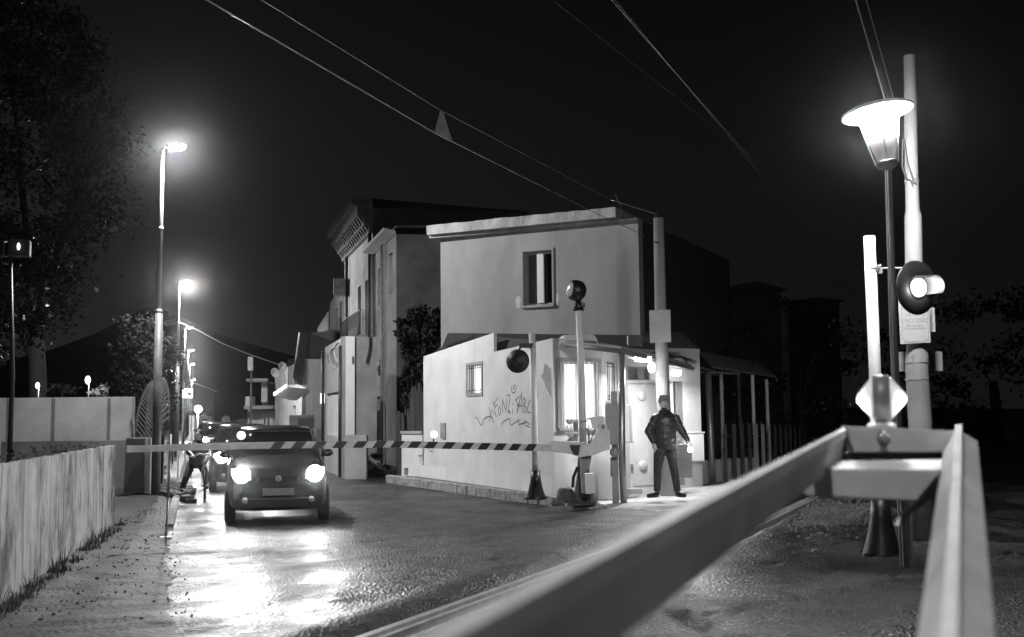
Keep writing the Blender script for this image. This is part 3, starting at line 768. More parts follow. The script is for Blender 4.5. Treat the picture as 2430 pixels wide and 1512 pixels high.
# little barred window in the painted wall
r = hs
w3 = window(gh, SA, K0, r, .12, .03, 'window_lit', 'white', 0, False, 7)
g = MB(); fr = .05
wbox(g, SA, K0, r[0] - fr, r[0] - .002, r[2] - fr, r[3] + fr, -.025, .04); wbox(g, SA, K0, r[1] + .002, r[1] + fr, r[2] - fr, r[3] + fr, -.025, .04)
wbox(g, SA, K0, r[0], r[1], r[3] + .002, r[3] + fr, -.023, .04); wbox(g, SA, K0, r[0], r[1], r[2] - fr, r[2] - .002, -.023, .04); g.build('surround', 'plaster_old', w3)
w4 = window(gh, K2, K3, wc, .05, .04, 'plate', 'metal', 1, False, 0)
# doorway with dark leaf and bright jamb
d1 = MB(); s0, s1, z0, z1 = dz
wbox(d1, K2, K3, s0 + (s1 - s0) * .42, s1, z0, z1 - .04, .02, .07); dr = d1.build('door', 'metal', gh)
g = MB(); wbox(g, K2, K3, s0, s0 + (s1 - s0) * .42, z0 + .02, z1 - .02, .16, .18); g.build('lit_opening', 'window_lit', gh)
g = MB(); wbox(g, K2, K3, s0 + (s1 - s0) * .47, s0 + (s1 - s0) * .52, 1.15, 1.2, -.03, .02); g.build('handle', 'steel', dr)
# door leaf near the post, on the corner wall
s = wrect(*c7(722, 560), *c7(775, 1230), K2, K3); g = MB(); wbox(g, K2, K3, .05, s[1] - .02, .22, 2.2, -.03, -.003); g.build('door', 'dark', gh)
# skirting patches, plaque and peeling patches of the painted side wall
def side_poly(pts, o, m_, nm, par=gh, f=c6):
    q = MB(); n = Vector((-.913, -.407, 0)); n = Vector((-(K0 - SA).y, (K0 - SA).x, 0)).normalized(); n = n if n.dot(Vector((-1, -1, 0))) > 0 else -n
    q.prism([onwall(*f(x, y), SA, K0) + n * .001 for x, y in pts], n * o); return q.build(nm, m_, par)
pm = mat('fresh plaster patch', .80, .85, .05, 3); dm = mat('bare plaster patch', .40, .9, .15, 5)
side_poly([(235, 1128), (470, 1145), (466, 1262), (232, 1225)], .002, pm, 'paint_patch')
side_poly([(1088, 1203), (1340, 1215), (1335, 1390), (1088, 1345)], .002, pm, 'paint_patch')
side_poly([(1275, 300), (1290, 296), (1305, 318), (1330, 340), (1332, 575), (1318, 545), (1290, 500), (1270, 440), (1245, 400), (1262, 380)], .002, dm, 'bare_patch')
side_poly([(428, 782), (466, 784), (466, 915), (428, 908)], .03, 'plate', 'meter_box')
# spray-painted tag, stroke by stroke
strokes = [
 [(708, 740), (722, 738), (745, 790), (762, 805), (776, 752), (815, 728), (852, 742)],
 [(820, 650), (828, 700), (846, 752), (862, 784)], [(850, 668), (832, 715), (824, 776)],
 [(850, 605), (868, 640), (862, 722)], [(854, 640), (898, 570)], [(862, 660), (893, 632)], [(872, 690), (880, 742)],
 [(905, 650), (897, 690), (906, 724), (917, 700), (912, 660), (905, 650)],
 [(930, 588), (932, 700)], [(930, 588), (962, 690)], [(962, 690), (968, 575)],
 [(965, 560), (995, 552), (978, 690), (998, 684)], [(975, 690), (1000, 708)],
 [(1018, 612), (1018, 640)], [(1016, 660), (1014, 712)],
 [(1040, 585), (1062, 640), (1046, 700)], [(1036, 600), (1070, 560)], [(1046, 640), (1078, 625)],
 [(1052, 700), (1088, 530)], [(1088, 530), (1094, 700)], [(1060, 650), (1094, 640)],
 [(1104, 570), (1108, 700)], [(1104, 575), (1124, 600), (1108, 640), (1130, 665), (1112, 705)],
 [(1160, 590), (1140, 640), (1138, 700), (1160, 696)], [(1190, 560), (1212, 520), (1216, 560), (1208, 600)],
 [(1010, 480), (1002, 510), (1014, 538), (1038, 530), (1044, 490), (1030, 465)], [(1022, 470), (1020, 505), (1030, 500)],
 [(920, 800), (936, 775), (990, 742), (998, 808), (1070, 752), (1062, 800), (1130, 772), (1098, 795)], [(1112, 760), (1158, 800)], [(1155, 822), (1118, 800)],
 [(195, 990), (205, 1020), (228, 1046), (262, 1055), (285, 1030), (290, 995)], [(262, 1055), (258, 1118)], [(320, 990), (335, 1012), (358, 1022), (366, 995)],
]
n = (SA - K0).cross(Vector((0, 0, 1))).normalized(); n = n if n.y < 0 else -n
g = MB(); up = Vector((0, 0, 1)); wd3 = (K0 - SA).normalized()
for st in strokes:
    p = [onwall(*c6(x, y), SA, K0) + n * .004 for x, y in st]; L = []
    for i in range(len(p) - 1):
        for k in range(5): L.append(p[i].lerp(p[i + 1], k / 5))
    L.append(p[-1]); L = [L[0]] + [(L[i - 1] + L[i] * 2 + L[i + 1]) / 4 for i in range(1, len(L) - 1)] + [L[-1]]
    sides = []
    for i, q in enumerate(L):
        d = (L[min(i + 1, len(L) - 1)] - L[max(i - 1, 0)]).normalized(); sd = d.cross(n) * (.013 if 0 < i < len(L) - 1 else .008); sides.append((q - sd, q + sd))
    for i in range(len(L) - 1): g.face((sides[i][0], sides[i][1], sides[i + 1][1], sides[i + 1][0]))
g.build('graffiti', 'paint_grey', gh)

# low wall with a small square opening, reed screen, leaning planks
LWA = P(940, 1140, 28.9); LWA.z = 0; LWB = P(1004, 1140, 28.0); LWB.z = 0
lw = thing('low_wall', 'low white wall with a small square opening at the far end of the guard house', 'wall', (LWA.x, LWA.y, 0))
lwa, lwb = P(*c6(103, 1200), 28.6), P(*c6(276, 1200), 28.05); lwa.z = lwb.z = 0
r = wrect(*c6(122, 1152), *c6(158, 1215), lwa, lwb); zt = onwall(*c6(105, 872), lwa, lwb).z
g = MB(); wall(g, lwa, lwb, -.1, zt, .2, [r]); wbox(g, lwa, lwb, r[0], r[1], r[2], r[3], .17, .19); g.build('wall_body', 'plaster', lw)
g = MB(); A_, d_, n_ = frame_of(lwa, lwb); wbox(g, lwa, lwb, -.03, (lwb - lwa).length, zt + .002, zt + .07, -.03, .23); g.build('coping', 'plaster_old', lw)
rs = thing('reed_screen', 'tall reed screen of thin vertical canes behind the low white wall', 'screen', (-2.9, 29.3, 0))
a, b = P(*c6(135, 860), 29.4), P(*c6(285, 860), 28.7); g = MB(); random.seed(7); zt = PZ(*c6(200, 480), 29)
for k in range(46):
    q = a.lerp(b, k / 45); g.tube([(q.x, q.y + random.uniform(-.01, .01), .5), (q.x + random.uniform(-.02, .02), q.y, zt + random.uniform(-.25, .1))], .013, 5)
g.build('canes', 'wood' if 0 else mat('dry cane', .085, .8, .5, 14, stretch=(6, 6, .7)), rs)
g = MB(); g.box((P(*c6(218, 700), 28.98).x, 29.0, (zt + .5) / 2), (.04, .04, zt - .6)); g.build('post', 'darkwood', rs)
for x0, x1, xb, lab in ((50, 90, 100, 'darker of two planks leaning on the low wall, the one nearer the street'), (95, 122, 132, 'plank leaning on the low wall, the one nearer the reed screen')):
    t0, t1 = P(*c6(x0, 682 + (x0 > 60) * 16), 29.3), P(*c6(x1, 690 + (x0 > 60) * 10), 29.3); b0, b1 = P(*c6(xb - 30, 1190), 29.0), P(*c6(xb, 1190), 29.0); b0.z = b1.z = .1
    g = MB(); g.hexa([b0, b1, b1 + Vector((0, .05, 0)), b0 + Vector((0, .05, 0)), t0, t1, t1 + Vector((0, .05, 0)), t0 + Vector((0, .05, 0))])
    tag(g.build('plank', 'darkwood'), lab, 'plank', 'planks leaning on the low wall')

# ivy / creeper on the dark wall
iv = thing('creeper', 'dark creeper climbing the wall between the flat-roofed house and its neighbour', 'climbing plant', (-2.6, 29.5, 0))
g = MB(); a = P(975, 1000, 29.6)
for k in range(9):
    x = random.uniform(960, 990); g.tube([P(x, 1010, 29.6), P(x + random.uniform(-8, 8), 900, 29.55), P(x + random.uniform(-10, 25), 790, 29.4)], [.03, .022, .01], 6)
g.build('stem', 'bark', iv)
g = MB(); c = P(1002, 785, 29.3); leafcloud(g, c, (.66, .35, .68), 7000, .13, .7, 46, 21); c = P(985, 850, 29.4); leafcloud(g, c, (.40, .25, 1.0), 3600, .11, .7, 26, 22)
c = P(977, 930, 29.4); leafcloud(g, c, (.22, .2, .9), 900, .10, .6, 20, 23); c = P(1022, 842, 28.9); leafcloud(g, c, (.3, .2, .5), 800, .10, .6, 16, 24); g.build('foliage', 'leafdull', iv)

# weeds in the gutter at the far roof edge
g = MB(); random.seed(15)
for k in range(150):
    s = random.uniform(.2, 2.8); q = SA + (K0 - SA).normalized() * s + Vector((.25, .12, 0)); blades(g, (q.x, q.y, on(1003 + s * 60, 840 - s * 18).z - .08), 4, .16, .05)
tag(g.build('roof_weeds', 'grass'), 'dry weeds growing on the roof edge against the two-storey house', 'weeds', kind='stuff')

# ================================================================== TWO-STOREY HOUSE
HA = P(1046, 800, 27.3); HA.z = 0; HB = P(1519, 800, 25.0); HB.z = 0
hd = (HB - HA).normalized(); hn = Vector((-hd.y, hd.x, 0))
hs_ = thing('two_storey_house', 'plain two-storey house with overhanging flat roof slab and one half-open window', 'house', (HA.x, HA.y, 0))
rw = wrect(1241, 599, 1311, 722, HA, HB); HL = (HB - HA).length
zl, zr = onwall(1046, 562, HA, HB).z, onwall(1515, 516, HA, HB).z; HZT = (zl + zr) / 2
g = MB(); wall(g, HA, HB, 0, HZT, .3, [rw]); g.build('front_wall', 'plaster_house', hs_)
HC = HB + hn * 8; HD = HA + hn * 8
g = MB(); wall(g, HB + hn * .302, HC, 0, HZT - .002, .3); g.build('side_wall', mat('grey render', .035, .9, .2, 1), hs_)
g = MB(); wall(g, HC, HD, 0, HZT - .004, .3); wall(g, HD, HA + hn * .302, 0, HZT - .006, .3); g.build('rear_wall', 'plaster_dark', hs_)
# slab: sags to the left, chipped edge, ends short of the right corner
sa = onwall(1012, 556, HA - hn * .35, HB - hn * .35); sb = onwall(1460, 512, HA - hn * .35, HB - hn * .35); zs = HZT + .002
A0 = Vector((sa.x, sa.y, 0)); B0 = Vector((sb.x, sb.y, 0)); g = MB(); N = 60; th = .235
for k in range(N):
    a = A0.lerp(B0, k / N); b = A0.lerp(B0, (k + 1) / N); za = .02 * noise.noise(a * 3) ; zb = .02 * noise.noise(b * 3); t = Vector((0, 0, zs)); T = Vector((0, 0, zs + th))
    oa = -hn * .03 * noise.noise(a * 5); ob = -hn * .03 * noise.noise(b * 5)
    g.hexa([a + t, b + t, b + t + hn * 4.3, a + t + hn * 4.3, a + T + oa + Vector((0, 0, za)), b + T + ob + Vector((0, 0, zb)), b + T + hn * 4.3, a + T + hn * 4.3])
bmesh.ops.remove_doubles(g.bm, verts=g.bm.verts[:], dist=.0005)
g.build('roof_slab', 'slab', hs_)
g = MB(); g.hexa([A0 + hn * .12 + Vector((0, 0, zs - .07)), HB + hn * -.06 + Vector((0, 0, zs - .07)), HB + hn * -.01 + Vector((0, 0, zs - .07)), A0 + hn * .33 + Vector((0, 0, zs - .07)),
   A0 + hn * .12 + Vector((0, 0, zs - .003)), HB + hn * -.06 + Vector((0, 0, zs - .003)), HB + hn * -.01 + Vector((0, 0, zs - .003)), A0 + hn * .33 + Vector((0, 0, zs - .003))]); g.build('cornice', 'slab', hs_)
hw = window(hs_, HA, HB, rw, .16, .055, 'glassdark', 'plate', 0, False, 0)
g = MB(); fr = .05; s0, s1, z0, z1 = rw
wbox(g, HA, HB, s0 - fr, s0 - .002, z0 - fr, z1 + fr, -.03, .1); wbox(g, HA, HB, s1 + .002, s1 + fr, z0 - fr, z1 + fr, -.03, .1); wbox(g, HA, HB, s0, s1, z1 + .002, z1 + fr, -.028, .1); wbox(g, HA, HB, s0 - fr, s1 + fr, z0 - fr - .012, z0 - .002, -.07, .15); g.build('sill', 'plaster_house', hw)
g = MB(); m_ = s0 + (s1 - s0) * .53; wbox(g, HA, HB, m_ - .09, m_ + .08, z0 + .06, z1 - .06, .10, .16); g.build('sash', 'white', hw)
g = MB(); wbox(g, HA, HB, s0 + .06, m_ - .09, z0 + .06, z1 - .06, .175, .185); g.build('curtain', mat('dim curtain', .09, .9), hw)
FILL = mat('pale filler', .52, .9)
for sx, zz, wdt, hh in ((s0 - .22, z0 - .05, .14, .30), (s1 + .07, z0 - .02, .10, .28)):
    A_, d_, n_ = frame_of(HA, HB); pts = [A_ + d_ * (sx + wdt * (.5 + .5 * math.cos(a) * (1 + .2 * math.sin(3 * a)))) + Vector((0, 0, zz + hh * (.5 + .5 * math.sin(a)))) - n_ * .001 for a in [k * math.pi / 8 for k in range(16)]]
    g = MB(); g.prism(pts, -n_ * .002); g.build('filler_patch', FILL, hs_)
# small satellite arm and aerial at the right roof corner
g = MB(); q = HB + Vector((-.3, .3, HZT)); g.tube([q, q + Vector((-.05, 0, .35)), q + Vector((-.18, 0, .62))], .015, 6); g.build('aerial', 'dark', hs_)

# ================================================================== CANOPY in front of the guard house
cn = thing('canopy', 'thin sheet canopy on round posts in front of the guard house door', 'canopy', (2.0, 19.5, 0))
q0 = P(1340, 814, 20.85); q1 = P(1474, 829, 19.5); q2 = P(1679, 880, 24.8); qx = q1.lerp(q2, 1.13)
b0 = Vector((K1.x - .25, K1.y - .15, q0.z + .02)); b1 = Vector((K2.x + .05, K2.y - .02, q0.z - .03)); b2 = Vector((K3.x, K3.y - .05, q0.z - .12)); b3 = Vector((4.3, 25.6, qx.z + .1))
g = MB(); t = Vector((0, 0, .05)); top = [q0, q1, q2, qx, b3, b2, b1, b0]
a = [g.bm.verts.new(p) for p in top]; b = [g.bm.verts.new(p + t) for p in top]
cen = (q0 + q1 + q2 + b1 + b2) / 5; ca = g.bm.verts.new(cen); cb = g.bm.verts.new(cen + t); k = len(top)
for i in range(k):
    j = (i + 1) % k; g.bm.faces.new((a[i], a[j], ca)); g.bm.faces.new((b[j], b[i], cb)); g.bm.faces.new((a[i], b[i], b[j], a[j]))
g.build('roof_sheet', 'metal', cn)
g = MB()
for a, b in ((q0, q1), (q1, qx)): g.tube([a - Vector((0, 0, .035)), b - Vector((0, 0, .035))], .045, 8)
for f in (.25, .5, .75): m_ = q1.lerp(q2, f); g.tube([m_ - Vector((0, 0, .04)), m_.lerp(b1.lerp(b2, f), 1) - Vector((0, 0, .03))], .025, 6)
g.tube([q2 + Vector((-1.3, -.8, -.02)), q2 + Vector((.75, .2, -.06))], .03, 6); g.build('edge_beam', mat('canopy beam', .12, .5), cn)
for x, y, Yd, r, zt in ((1480, 1178, 19.6, .062, q1.z), (1691, 1140, 24.8, .075, q2.z)):
    g = MB(); a = P(x, y, Yd); tp = P(1474, 840, 19.6) if Yd < 20 else P(1679, 886, 24.8)
    g.tube([(a.x, Yd, 0), (a.x - .02, Yd, 1), (tp.x, Yd, zt - .02)], r, 14); g.build('post', 'galv', cn)
    if Yd < 20: g = MB(); g.box((a.x - .145, Yd, 1.12), (.11, .10, 2.0), 0, .008); 
    if Yd < 20: g.build('side_post', 'metal', cn)
# lights under the sheet
def lit_tube(c, L, d, r=.04):
    g = MB(); d = Vector(d).normalized(); g.tube([c - d * L / 2, c + d * L / 2], r, 10); o = g.build('lamp_tube', 'tube', cn)
    return o
pc = P(1525, 852, 20.75); lit_tube(pc, .30, (1, .25, -.06), .055); light('AREA', 'canopy_light', pc + Vector((0, -.05, -.09)), 85, cn, size=.35, direction=(0, -.18, -1))
pb_ = P(1546, 872, 20.9); g = MB(); g.ell(pb_, (.07, .07, .10)); g.build('bulb', 'tube', cn)
pd = P(1604, 885, 23.0); lit_tube(pd, .17, (1, .3, 0), .06); light('AREA', 'canopy_light', pd + Vector((0, -.3, -.1)), 45, cn, size=.3, direction=(0, -.15, -1))
g = MB(); g.tube([P(1481, 842, 20.6), P(1494, 850, 20.7), P(1511, 853, 20.75)], .018, 6); g.build('conduit', 'white', cn)

# dark sheet roof carried by the slim posts farther along
g = MB(); a = P(1690, 874, 25.1); b = P(1842, 897, 29.0); c = P(1800, 862, 33.0); d = P(1655, 838, 27.4)
g.prism([a, b, c, d], (0, 0, .05)); tag(g.build('lean_to_roof', 'metal'), 'dark sloping sheet roof carried on the slim posts right of the canopy', 'roof')

# metal cabinet with round lids, switch box on its post, white boxes, door step
kc0 = P(*c7(770, 1230), 21.9); kc1 = P(*c7(1090, 1235), 22.35); kc0.z = kc1.z = 0
cb_ = thing('metal_cabinet', 'tall pale steel cabinet with two round lids standing by the entrance', 'cabinet', (kc0.x, kc0.y, 0))
A_, d_, n_ = frame_of(kc0, kc1); CL = (kc1 - kc0).length; zt = onwall(*c7(770, 505), kc0, kc1).z
g = MB(); wbox(g, kc0, kc1, 0, CL, .1, zt, 0, .5); g.build('body', 'cream', cb_)
g = MB(); wbox(g, kc0, kc1, -.04, CL + .04, zt + .002, zt + .07, -.05, .55); wbox(g, kc0, kc1, -.02, CL + .02, .02, .22, -.03, .02); g.build('top', 'cream', cb_)
g = MB(); wbox(g, kc0, kc1, .06, CL - .04, .30, zt - .08, -.018, -.002); dr = g.build('door', 'cream', cb_)
for cx, cy in ((850, 600), (862, 1148)):
    q = onwall(*c7(cx, cy), kc0, kc1); g = MB(); g.lathe([(.10, 0), (.10, .03), (.085, .045), (0, .05)], q - n_ * .018, -n_, 24); g.build('lid', 'cream', dr)
for zz in (.6, 1.7): g = MB(); wbox(g, kc0, kc1, .0, .05, zz, zz + .12, -.035, -.003); g.build('hinge', 'galv', cb_)
sb_ = thing('switch_box', 'grey meter box with a round dial fixed beside the canopy post', 'switch box', (P(1450, 1060, 19.45).x, 19.45, 0))
g = MB(); a, b = P(1437, 1055, 19.45), P(1466, 960, 19.45); g.box(((a.x + b.x) / 2, 19.45, (a.z + b.z) / 2), (b.x - a.x, .16, b.z - a.z), 0, .01); g.build('box', 'metal', sb_)
g = MB(); g.lathe([(.085, 0), (.09, .05), (.07, .08), (0, .085)], P(1458, 1073, 19.42), (0, -1, 0), 20); g.build('dial', 'metal', sb_)
g = MB(); g.tube([P(1452, 1085, 19.5), P(1452, 1130, 19.5)], .03, 8); g.build('conduit', 'metal', sb_)
g = MB(); q = P(1497, 1145, 21.4); g.box((q.x, 21.3, .24), (.32, .3, .1), .3, .01); st = g.build('step', 'plaster_old', gh)
g = MB(); q = P(1494, 961, 20.6); g.box((q.x, 20.9, q.z), (.22, .2, .03)); g.box((P(1494, 1050, 20.6).x, 20.9, PZ(1494, 1050, 20.6)), (.22, .2, .03)); g.box((P(1500, 1000, 20.6).x, 20.9, PZ(1500, 1005, 20.6)), (.03, .2, q.z - PZ(1494, 1050, 20.6)))
tag(g.build('wall_shelf', 'white'), 'small white open shelf just behind the canopy post', 'shelf')
bx = thing('white_box', 'white cabinet box on the ledge behind the standing guard', 'box', (P(1650, 1100, 23.2).x, 23.2, 0))
a, b = P(*c1(497, 1045), 23.4), P(*c1(636, 785), 23.4); g = MB(); g.box(((a.x + b.x) / 2, 23.6, (a.z + b.z) / 2), (b.x - a.x, .4, b.z - a.z), 0, .01); g.build('box', 'cream', bx)
g = MB(); g.box(((a.x + b.x) / 2, 23.6, b.z + .015), (b.x - a.x + .04, .44, .02)); g.build('lid', 'cream', bx)
g = MB(); a, b = P(*c1(380, 1200), 21.6), P(*c1(498, 890), 21.6); g.box(((a.x + b.x) / 2 + .06, 21.8, (a.z + b.z) / 2), (b.x - a.x, .35, b.z - a.z), 0, .015)
tag(g.build('stone_block', 'metal'), 'grey upright stone block right behind the legs of the guard', 'block')
g = MB(); a, b = P(*c1(500, 1105), 24.4), P(*c1(1120, 1080), 26.6)
zz = PZ(*c1(560, 1050), 24.4); g.prism([Vector((a.x, 24.4, -.1)), Vector((b.x, 26.6, -.1)), Vector((b.x, 26.6, zz)), Vector((a.x, 24.4, zz))], (0, .4, 0))
tag(g.build('ledge', 'plaster'), 'low pale ledge running behind the picket fence', 'ledge')

# picket fence and slim posts on the right
pf = thing('picket_fence', 'wooden picket fence, its notched pale boards fading into the dark', 'fence', (6, 27, 0))
pick = [(822, 845, 690), (895, 930, 690), (970, 1003, 690), (1040, 1070, 690), (1090, 1132, 695), (1163, 1194, 695), (1225, 1250, 695), (1280, 1302, 700), (1333, 1352, 705), (1380, 1398, 708), (1425, 1442, 710), (1470, 1486, 712), (1512, 1527, 715)]
for i, (x0, x1, yt) in enumerate(pick):
    Yd = 24.9 + i * .42; a = P(*c1(x0, yt), Yd); b = P(*c1(x1, yt), Yd); g = MB(); w_ = b.x - a.x
    g.prism([(a.x, Yd, .12), (b.x, Yd, .12), (b.x, Yd, a.z), (a.x + w_ * .72, Yd, a.z - .06), (a.x + w_ * .45, Yd, a.z - .045), (a.x, Yd, a.z + .02)], (0, .03, 0)); g.build('picket', 'wood' if i in (4, 5, 6) else 'darkened', pf)  # darker wood stands in for the weak light on most pickets
for y in (812, 940):
    g = MB(); a = P(*c1(815, y), 24.85); b = P(*c1(1540, y + 3), 30.1); g.tube([a, b], .03, 6); g.build('rail', 'darkwood', pf)
for cx, yt, Yd, lab, m_ in ((802, 215, 25.3, 'dim slim post just right of the outer canopy post', 'metal'), (964, 235, 26.3, 'faint slim post, second from the canopy behind the pickets', 'darkwood'), (1092, 250, 27.2, 'brightest slim white post rising over the notched pickets', 'white'), (1222, 290, 28.4, 'rightmost slim white post over the picket fence', 'white')):
    g = MB(); a = P(*c1(cx, yt), Yd); b = P(*c1(cx + 8, 1090), Yd); g.box(((a.x + b.x) / 2, Yd, a.z / 2), (.075, .06, a.z)); tag(g.build('slim_post', m_), lab, 'post', 'slim posts behind the picket fence')
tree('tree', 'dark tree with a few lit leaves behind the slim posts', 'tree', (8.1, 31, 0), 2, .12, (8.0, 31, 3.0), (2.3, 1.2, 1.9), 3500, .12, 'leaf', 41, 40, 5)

# dark buildings behind, to the right
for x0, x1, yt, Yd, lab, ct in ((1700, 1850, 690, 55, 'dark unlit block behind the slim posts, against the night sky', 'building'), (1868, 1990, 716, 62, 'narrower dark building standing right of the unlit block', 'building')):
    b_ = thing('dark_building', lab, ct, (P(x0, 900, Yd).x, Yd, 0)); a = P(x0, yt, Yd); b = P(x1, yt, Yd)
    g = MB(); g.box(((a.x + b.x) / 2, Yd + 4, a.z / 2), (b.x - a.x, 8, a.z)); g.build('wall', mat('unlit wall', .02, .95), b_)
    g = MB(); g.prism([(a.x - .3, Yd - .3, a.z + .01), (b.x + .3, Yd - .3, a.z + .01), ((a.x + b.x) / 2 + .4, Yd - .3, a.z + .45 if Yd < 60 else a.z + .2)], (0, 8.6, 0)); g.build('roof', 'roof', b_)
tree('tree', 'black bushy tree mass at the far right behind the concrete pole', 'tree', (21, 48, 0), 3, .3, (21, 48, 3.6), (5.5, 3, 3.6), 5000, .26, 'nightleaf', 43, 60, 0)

# ================================================================== STREET BUILDINGS, right side of the road
def facade_x(x): return 38 * 473 / (x - 467)        # depth on the facade line of the near row
# B: grey neighbour with downpipe
YB = 38.0; zb = PZ(940, 556, YB); a = P(940, 800, YB); b = P(886, 800, 43.0)
hb = thing('narrow_house', 'narrow two-window house with white eaves squeezed beside the corniced building', 'house', (a.x, a.y, 0))
A_ = Vector((a.x, a.y, 0)); B_ = Vector((b.x, b.y, 0))
wins = [wrect(922, 605, 931, 697, B_, A_), wrect(896, 640, 903, 722, B_, A_)]; wins += [wrect(892, 942, 904, 1090, B_, A_)]
wins[2] = (wins[2][0], wins[2][1], .05, wins[2][3])
g = MB(); wall(g, B_, A_, -.1, zb, .35, wins); g.build('front_wall', 'plaster_old', hb)
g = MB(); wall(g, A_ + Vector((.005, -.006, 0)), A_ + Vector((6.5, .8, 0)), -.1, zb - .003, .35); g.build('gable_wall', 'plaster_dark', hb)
g = MB(); dB = (B_ - A_).normalized(); nB = Vector((dB.y, -dB.x, 0)); nB = nB if nB.x < 0 else -nB
g.prism([A_ + nB * .02 + Vector((0, 0, zb + .004)), B_ + nB * .02 + Vector((0, 0, zb + .004)), B_ + nB * .45 + Vector((0, 0, zb + .10)), A_ + nB * .45 + Vector((0, 0, zb + .10))], (0, 0, .12)); g.build('eaves', 'plaster', hb)
g = MB(); g.prism([A_ + Vector((0, 0, zb + .23)), B_ + Vector((0, 0, zb + .23)), B_ + Vector((6, 0, zb + .35)), A_ + Vector((6, .7, zb + .35))], (0, 0, .08)); g.build('roof', 'tile', hb)
for k, r in enumerate(wins[:2]): window(hb, B_, A_, r, .2, .04, 'glassdark', 'dark', 0, False, 0)
g = MB(); wbox(g, B_, A_, wins[2][0], wins[2][1], .05, wins[2][3], .25, .3); g.build('door', 'dark', hb)
for x in (912, 889):
    q = onwall(x, 900, B_, A_); g = MB(); g.tube([Vector((q.x, q.y, 0)) + nB * .1, Vector((q.x, q.y, zb)) + nB * .1], .06, 8); g.build('downpipe', 'plate', hb)
q = onwall(903, 873, B_, A_); g = MB(); g.lathe([(.32, 0), (.30, .06), (.1, .1), (0, .1)], q + nB * .01, nB, 18); g.build('wall_disc', 'dark', hb)

# C: tall building with heavy cornice
YC = 43.0; a = P(884, 800, YC); b = P(817, 800, 51.0); A_ = Vector((a.x, a.y, 0)); B_ = Vector((b.x, b.y, 0)); zc = PZ(878, 500, YC)
hc = thing('corniced_building', 'tall old building with a heavy ribbed cornice and a wrought-iron balcony', 'building', (a.x, a.y, 0))
wins = [wrect(866, 668, 877, 794, B_, A_), wrect(849, 682, 856, 794, B_, A_)]
g = MB(); wall(g, B_, A_, -.1, zc, .4, wins); g.build('front_wall', 'plaster_old', hc)
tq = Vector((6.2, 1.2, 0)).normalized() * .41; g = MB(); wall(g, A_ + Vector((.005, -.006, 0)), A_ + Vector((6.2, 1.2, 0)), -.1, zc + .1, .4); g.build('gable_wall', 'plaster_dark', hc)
dB = (B_ - A_).normalized(); nB = Vector((dB.y, -dB.x, 0)); nB = nB if nB.x < 0 else -nB; LCc = (B_ - A_).length
g = MB(); up = Vector((0, 0, 1))
for o, z0, z1 in ((.15, -.9, -.55), (.35, -.55, -.2), (.62, -.2, .2), (.85, .2, .5)):
    g.prism([A_ + up * (zc + z0), A_ + nB * o + up * (zc + z0), A_ + nB * o + up * (zc + z1 - .003), A_ + up * (zc + z1 - .003)], dB * LCc)
s = .2
while s < LCc: g.prism([A_ + dB * s + nB * .1 + up * (zc - .9), A_ + dB * s + nB * .58 + up * (zc - .2), A_ + dB * s + nB * .1 + up * (zc - .2)], dB * .16); s += .55
g.build('cornice', mat('cornice stone', .2, .9, .4, 5), hc)
g = MB(); g.prism([A_ + up * (zc + .52) + nB * .8, A_ + up * (zc + .12) + Vector((6.2, 1.2, 0)), A_ + up * (zc + .4) + Vector((3, 3, 0))], dB * LCc); g.build('roof', 'roof', hc)
for r in wins: window(hc, B_, A_, r, .2, .05, 'glassdark', 'dark', 1, False, 0)
r = wrect(838, 740, 884, 795, B_, A_); s0, s1, z0, z1 = r; AA, dd, nn = frame_of(B_, A_); bl = MB(); wbox(bl, B_, A_, s0, s1, z0 - .12, z0, -.5, .0); bal = bl.build('balcony', 'plaster_old', hc)
g = MB()
for k in range(26):
    q = AA + dd * (s0 + (s1 - s0) * k / 25) - nn * .48; bow = .10
    g.tube([q + up * z0, q - nn * bow + up * (z0 + .35), q + up * (z0 + 1.0)], .013, 5)
g.tube([AA + dd * s0 - nn * .48 + up * (z0 + 1), AA + dd * s1 - nn * .48 + up * (z0 + 1)], .03, 6)
for k in range(8):
    q = AA + dd * s1 - nn * (.48 * k / 8); g.tube([q + up * z0, q + up * (z0 + 1)], .013, 5)
g.build('railing', 'dark', bal)
q = onwall(826, 683, B_, A_) + nB * .35; g = MB(); g.box(q, (.55, .8, .75), 0, .04); g.build('air_conditioner', 'plate', hc)
g = MB()
for x in (884, 828): q = onwall(x, 800, B_, A_) + nB * .12; g.tube([Vector((q.x, q.y, 2)), Vector((q.x, q.y, zc - .9))], .07, 8)
g.build('downpipe', 'dark', hc)
# darker taller stretch farther down the road
a2 = P(816, 800, 52.0); b2 = P(782, 800, 63.0); A2 = Vector((a2.x, a2.y, 0)); B2 = Vector((b2.x, b2.y, 0)); z2 = PZ(816, 665, 52)
h2 = thing('shuttered_building', 'dark shuttered building just beyond the corniced one', 'building', (A2.x, A2.y, 0))
g = MB(); wall(g, B2, A2, -.1, z2, .4, [wrect(806, 720, 811, 780, B2, A2), wrect(796, 735, 800, 785, B2, A2)]); wall(g, A2, A2 + Vector((5, 1, 0)), -.1, z2, .4); g.build('wall', 'plaster_dark', h2)
g = MB(); wbox(g, B2, A2, 0, (A2 - B2).length, PZ(816, 790, 52), PZ(816, 784, 52), -.7, 0); rl = g.build('balcony', 'plaster_dark', h2)
g = MB(); AA, dd, nn = frame_of(B2, A2)
for k in range(40): q = AA + dd * (k * .27) - nn * .68 + up * PZ(816, 784, 52); g.tube([q, q + up * 1.0], .02, 5)
g.build('railing', 'dark', rl)

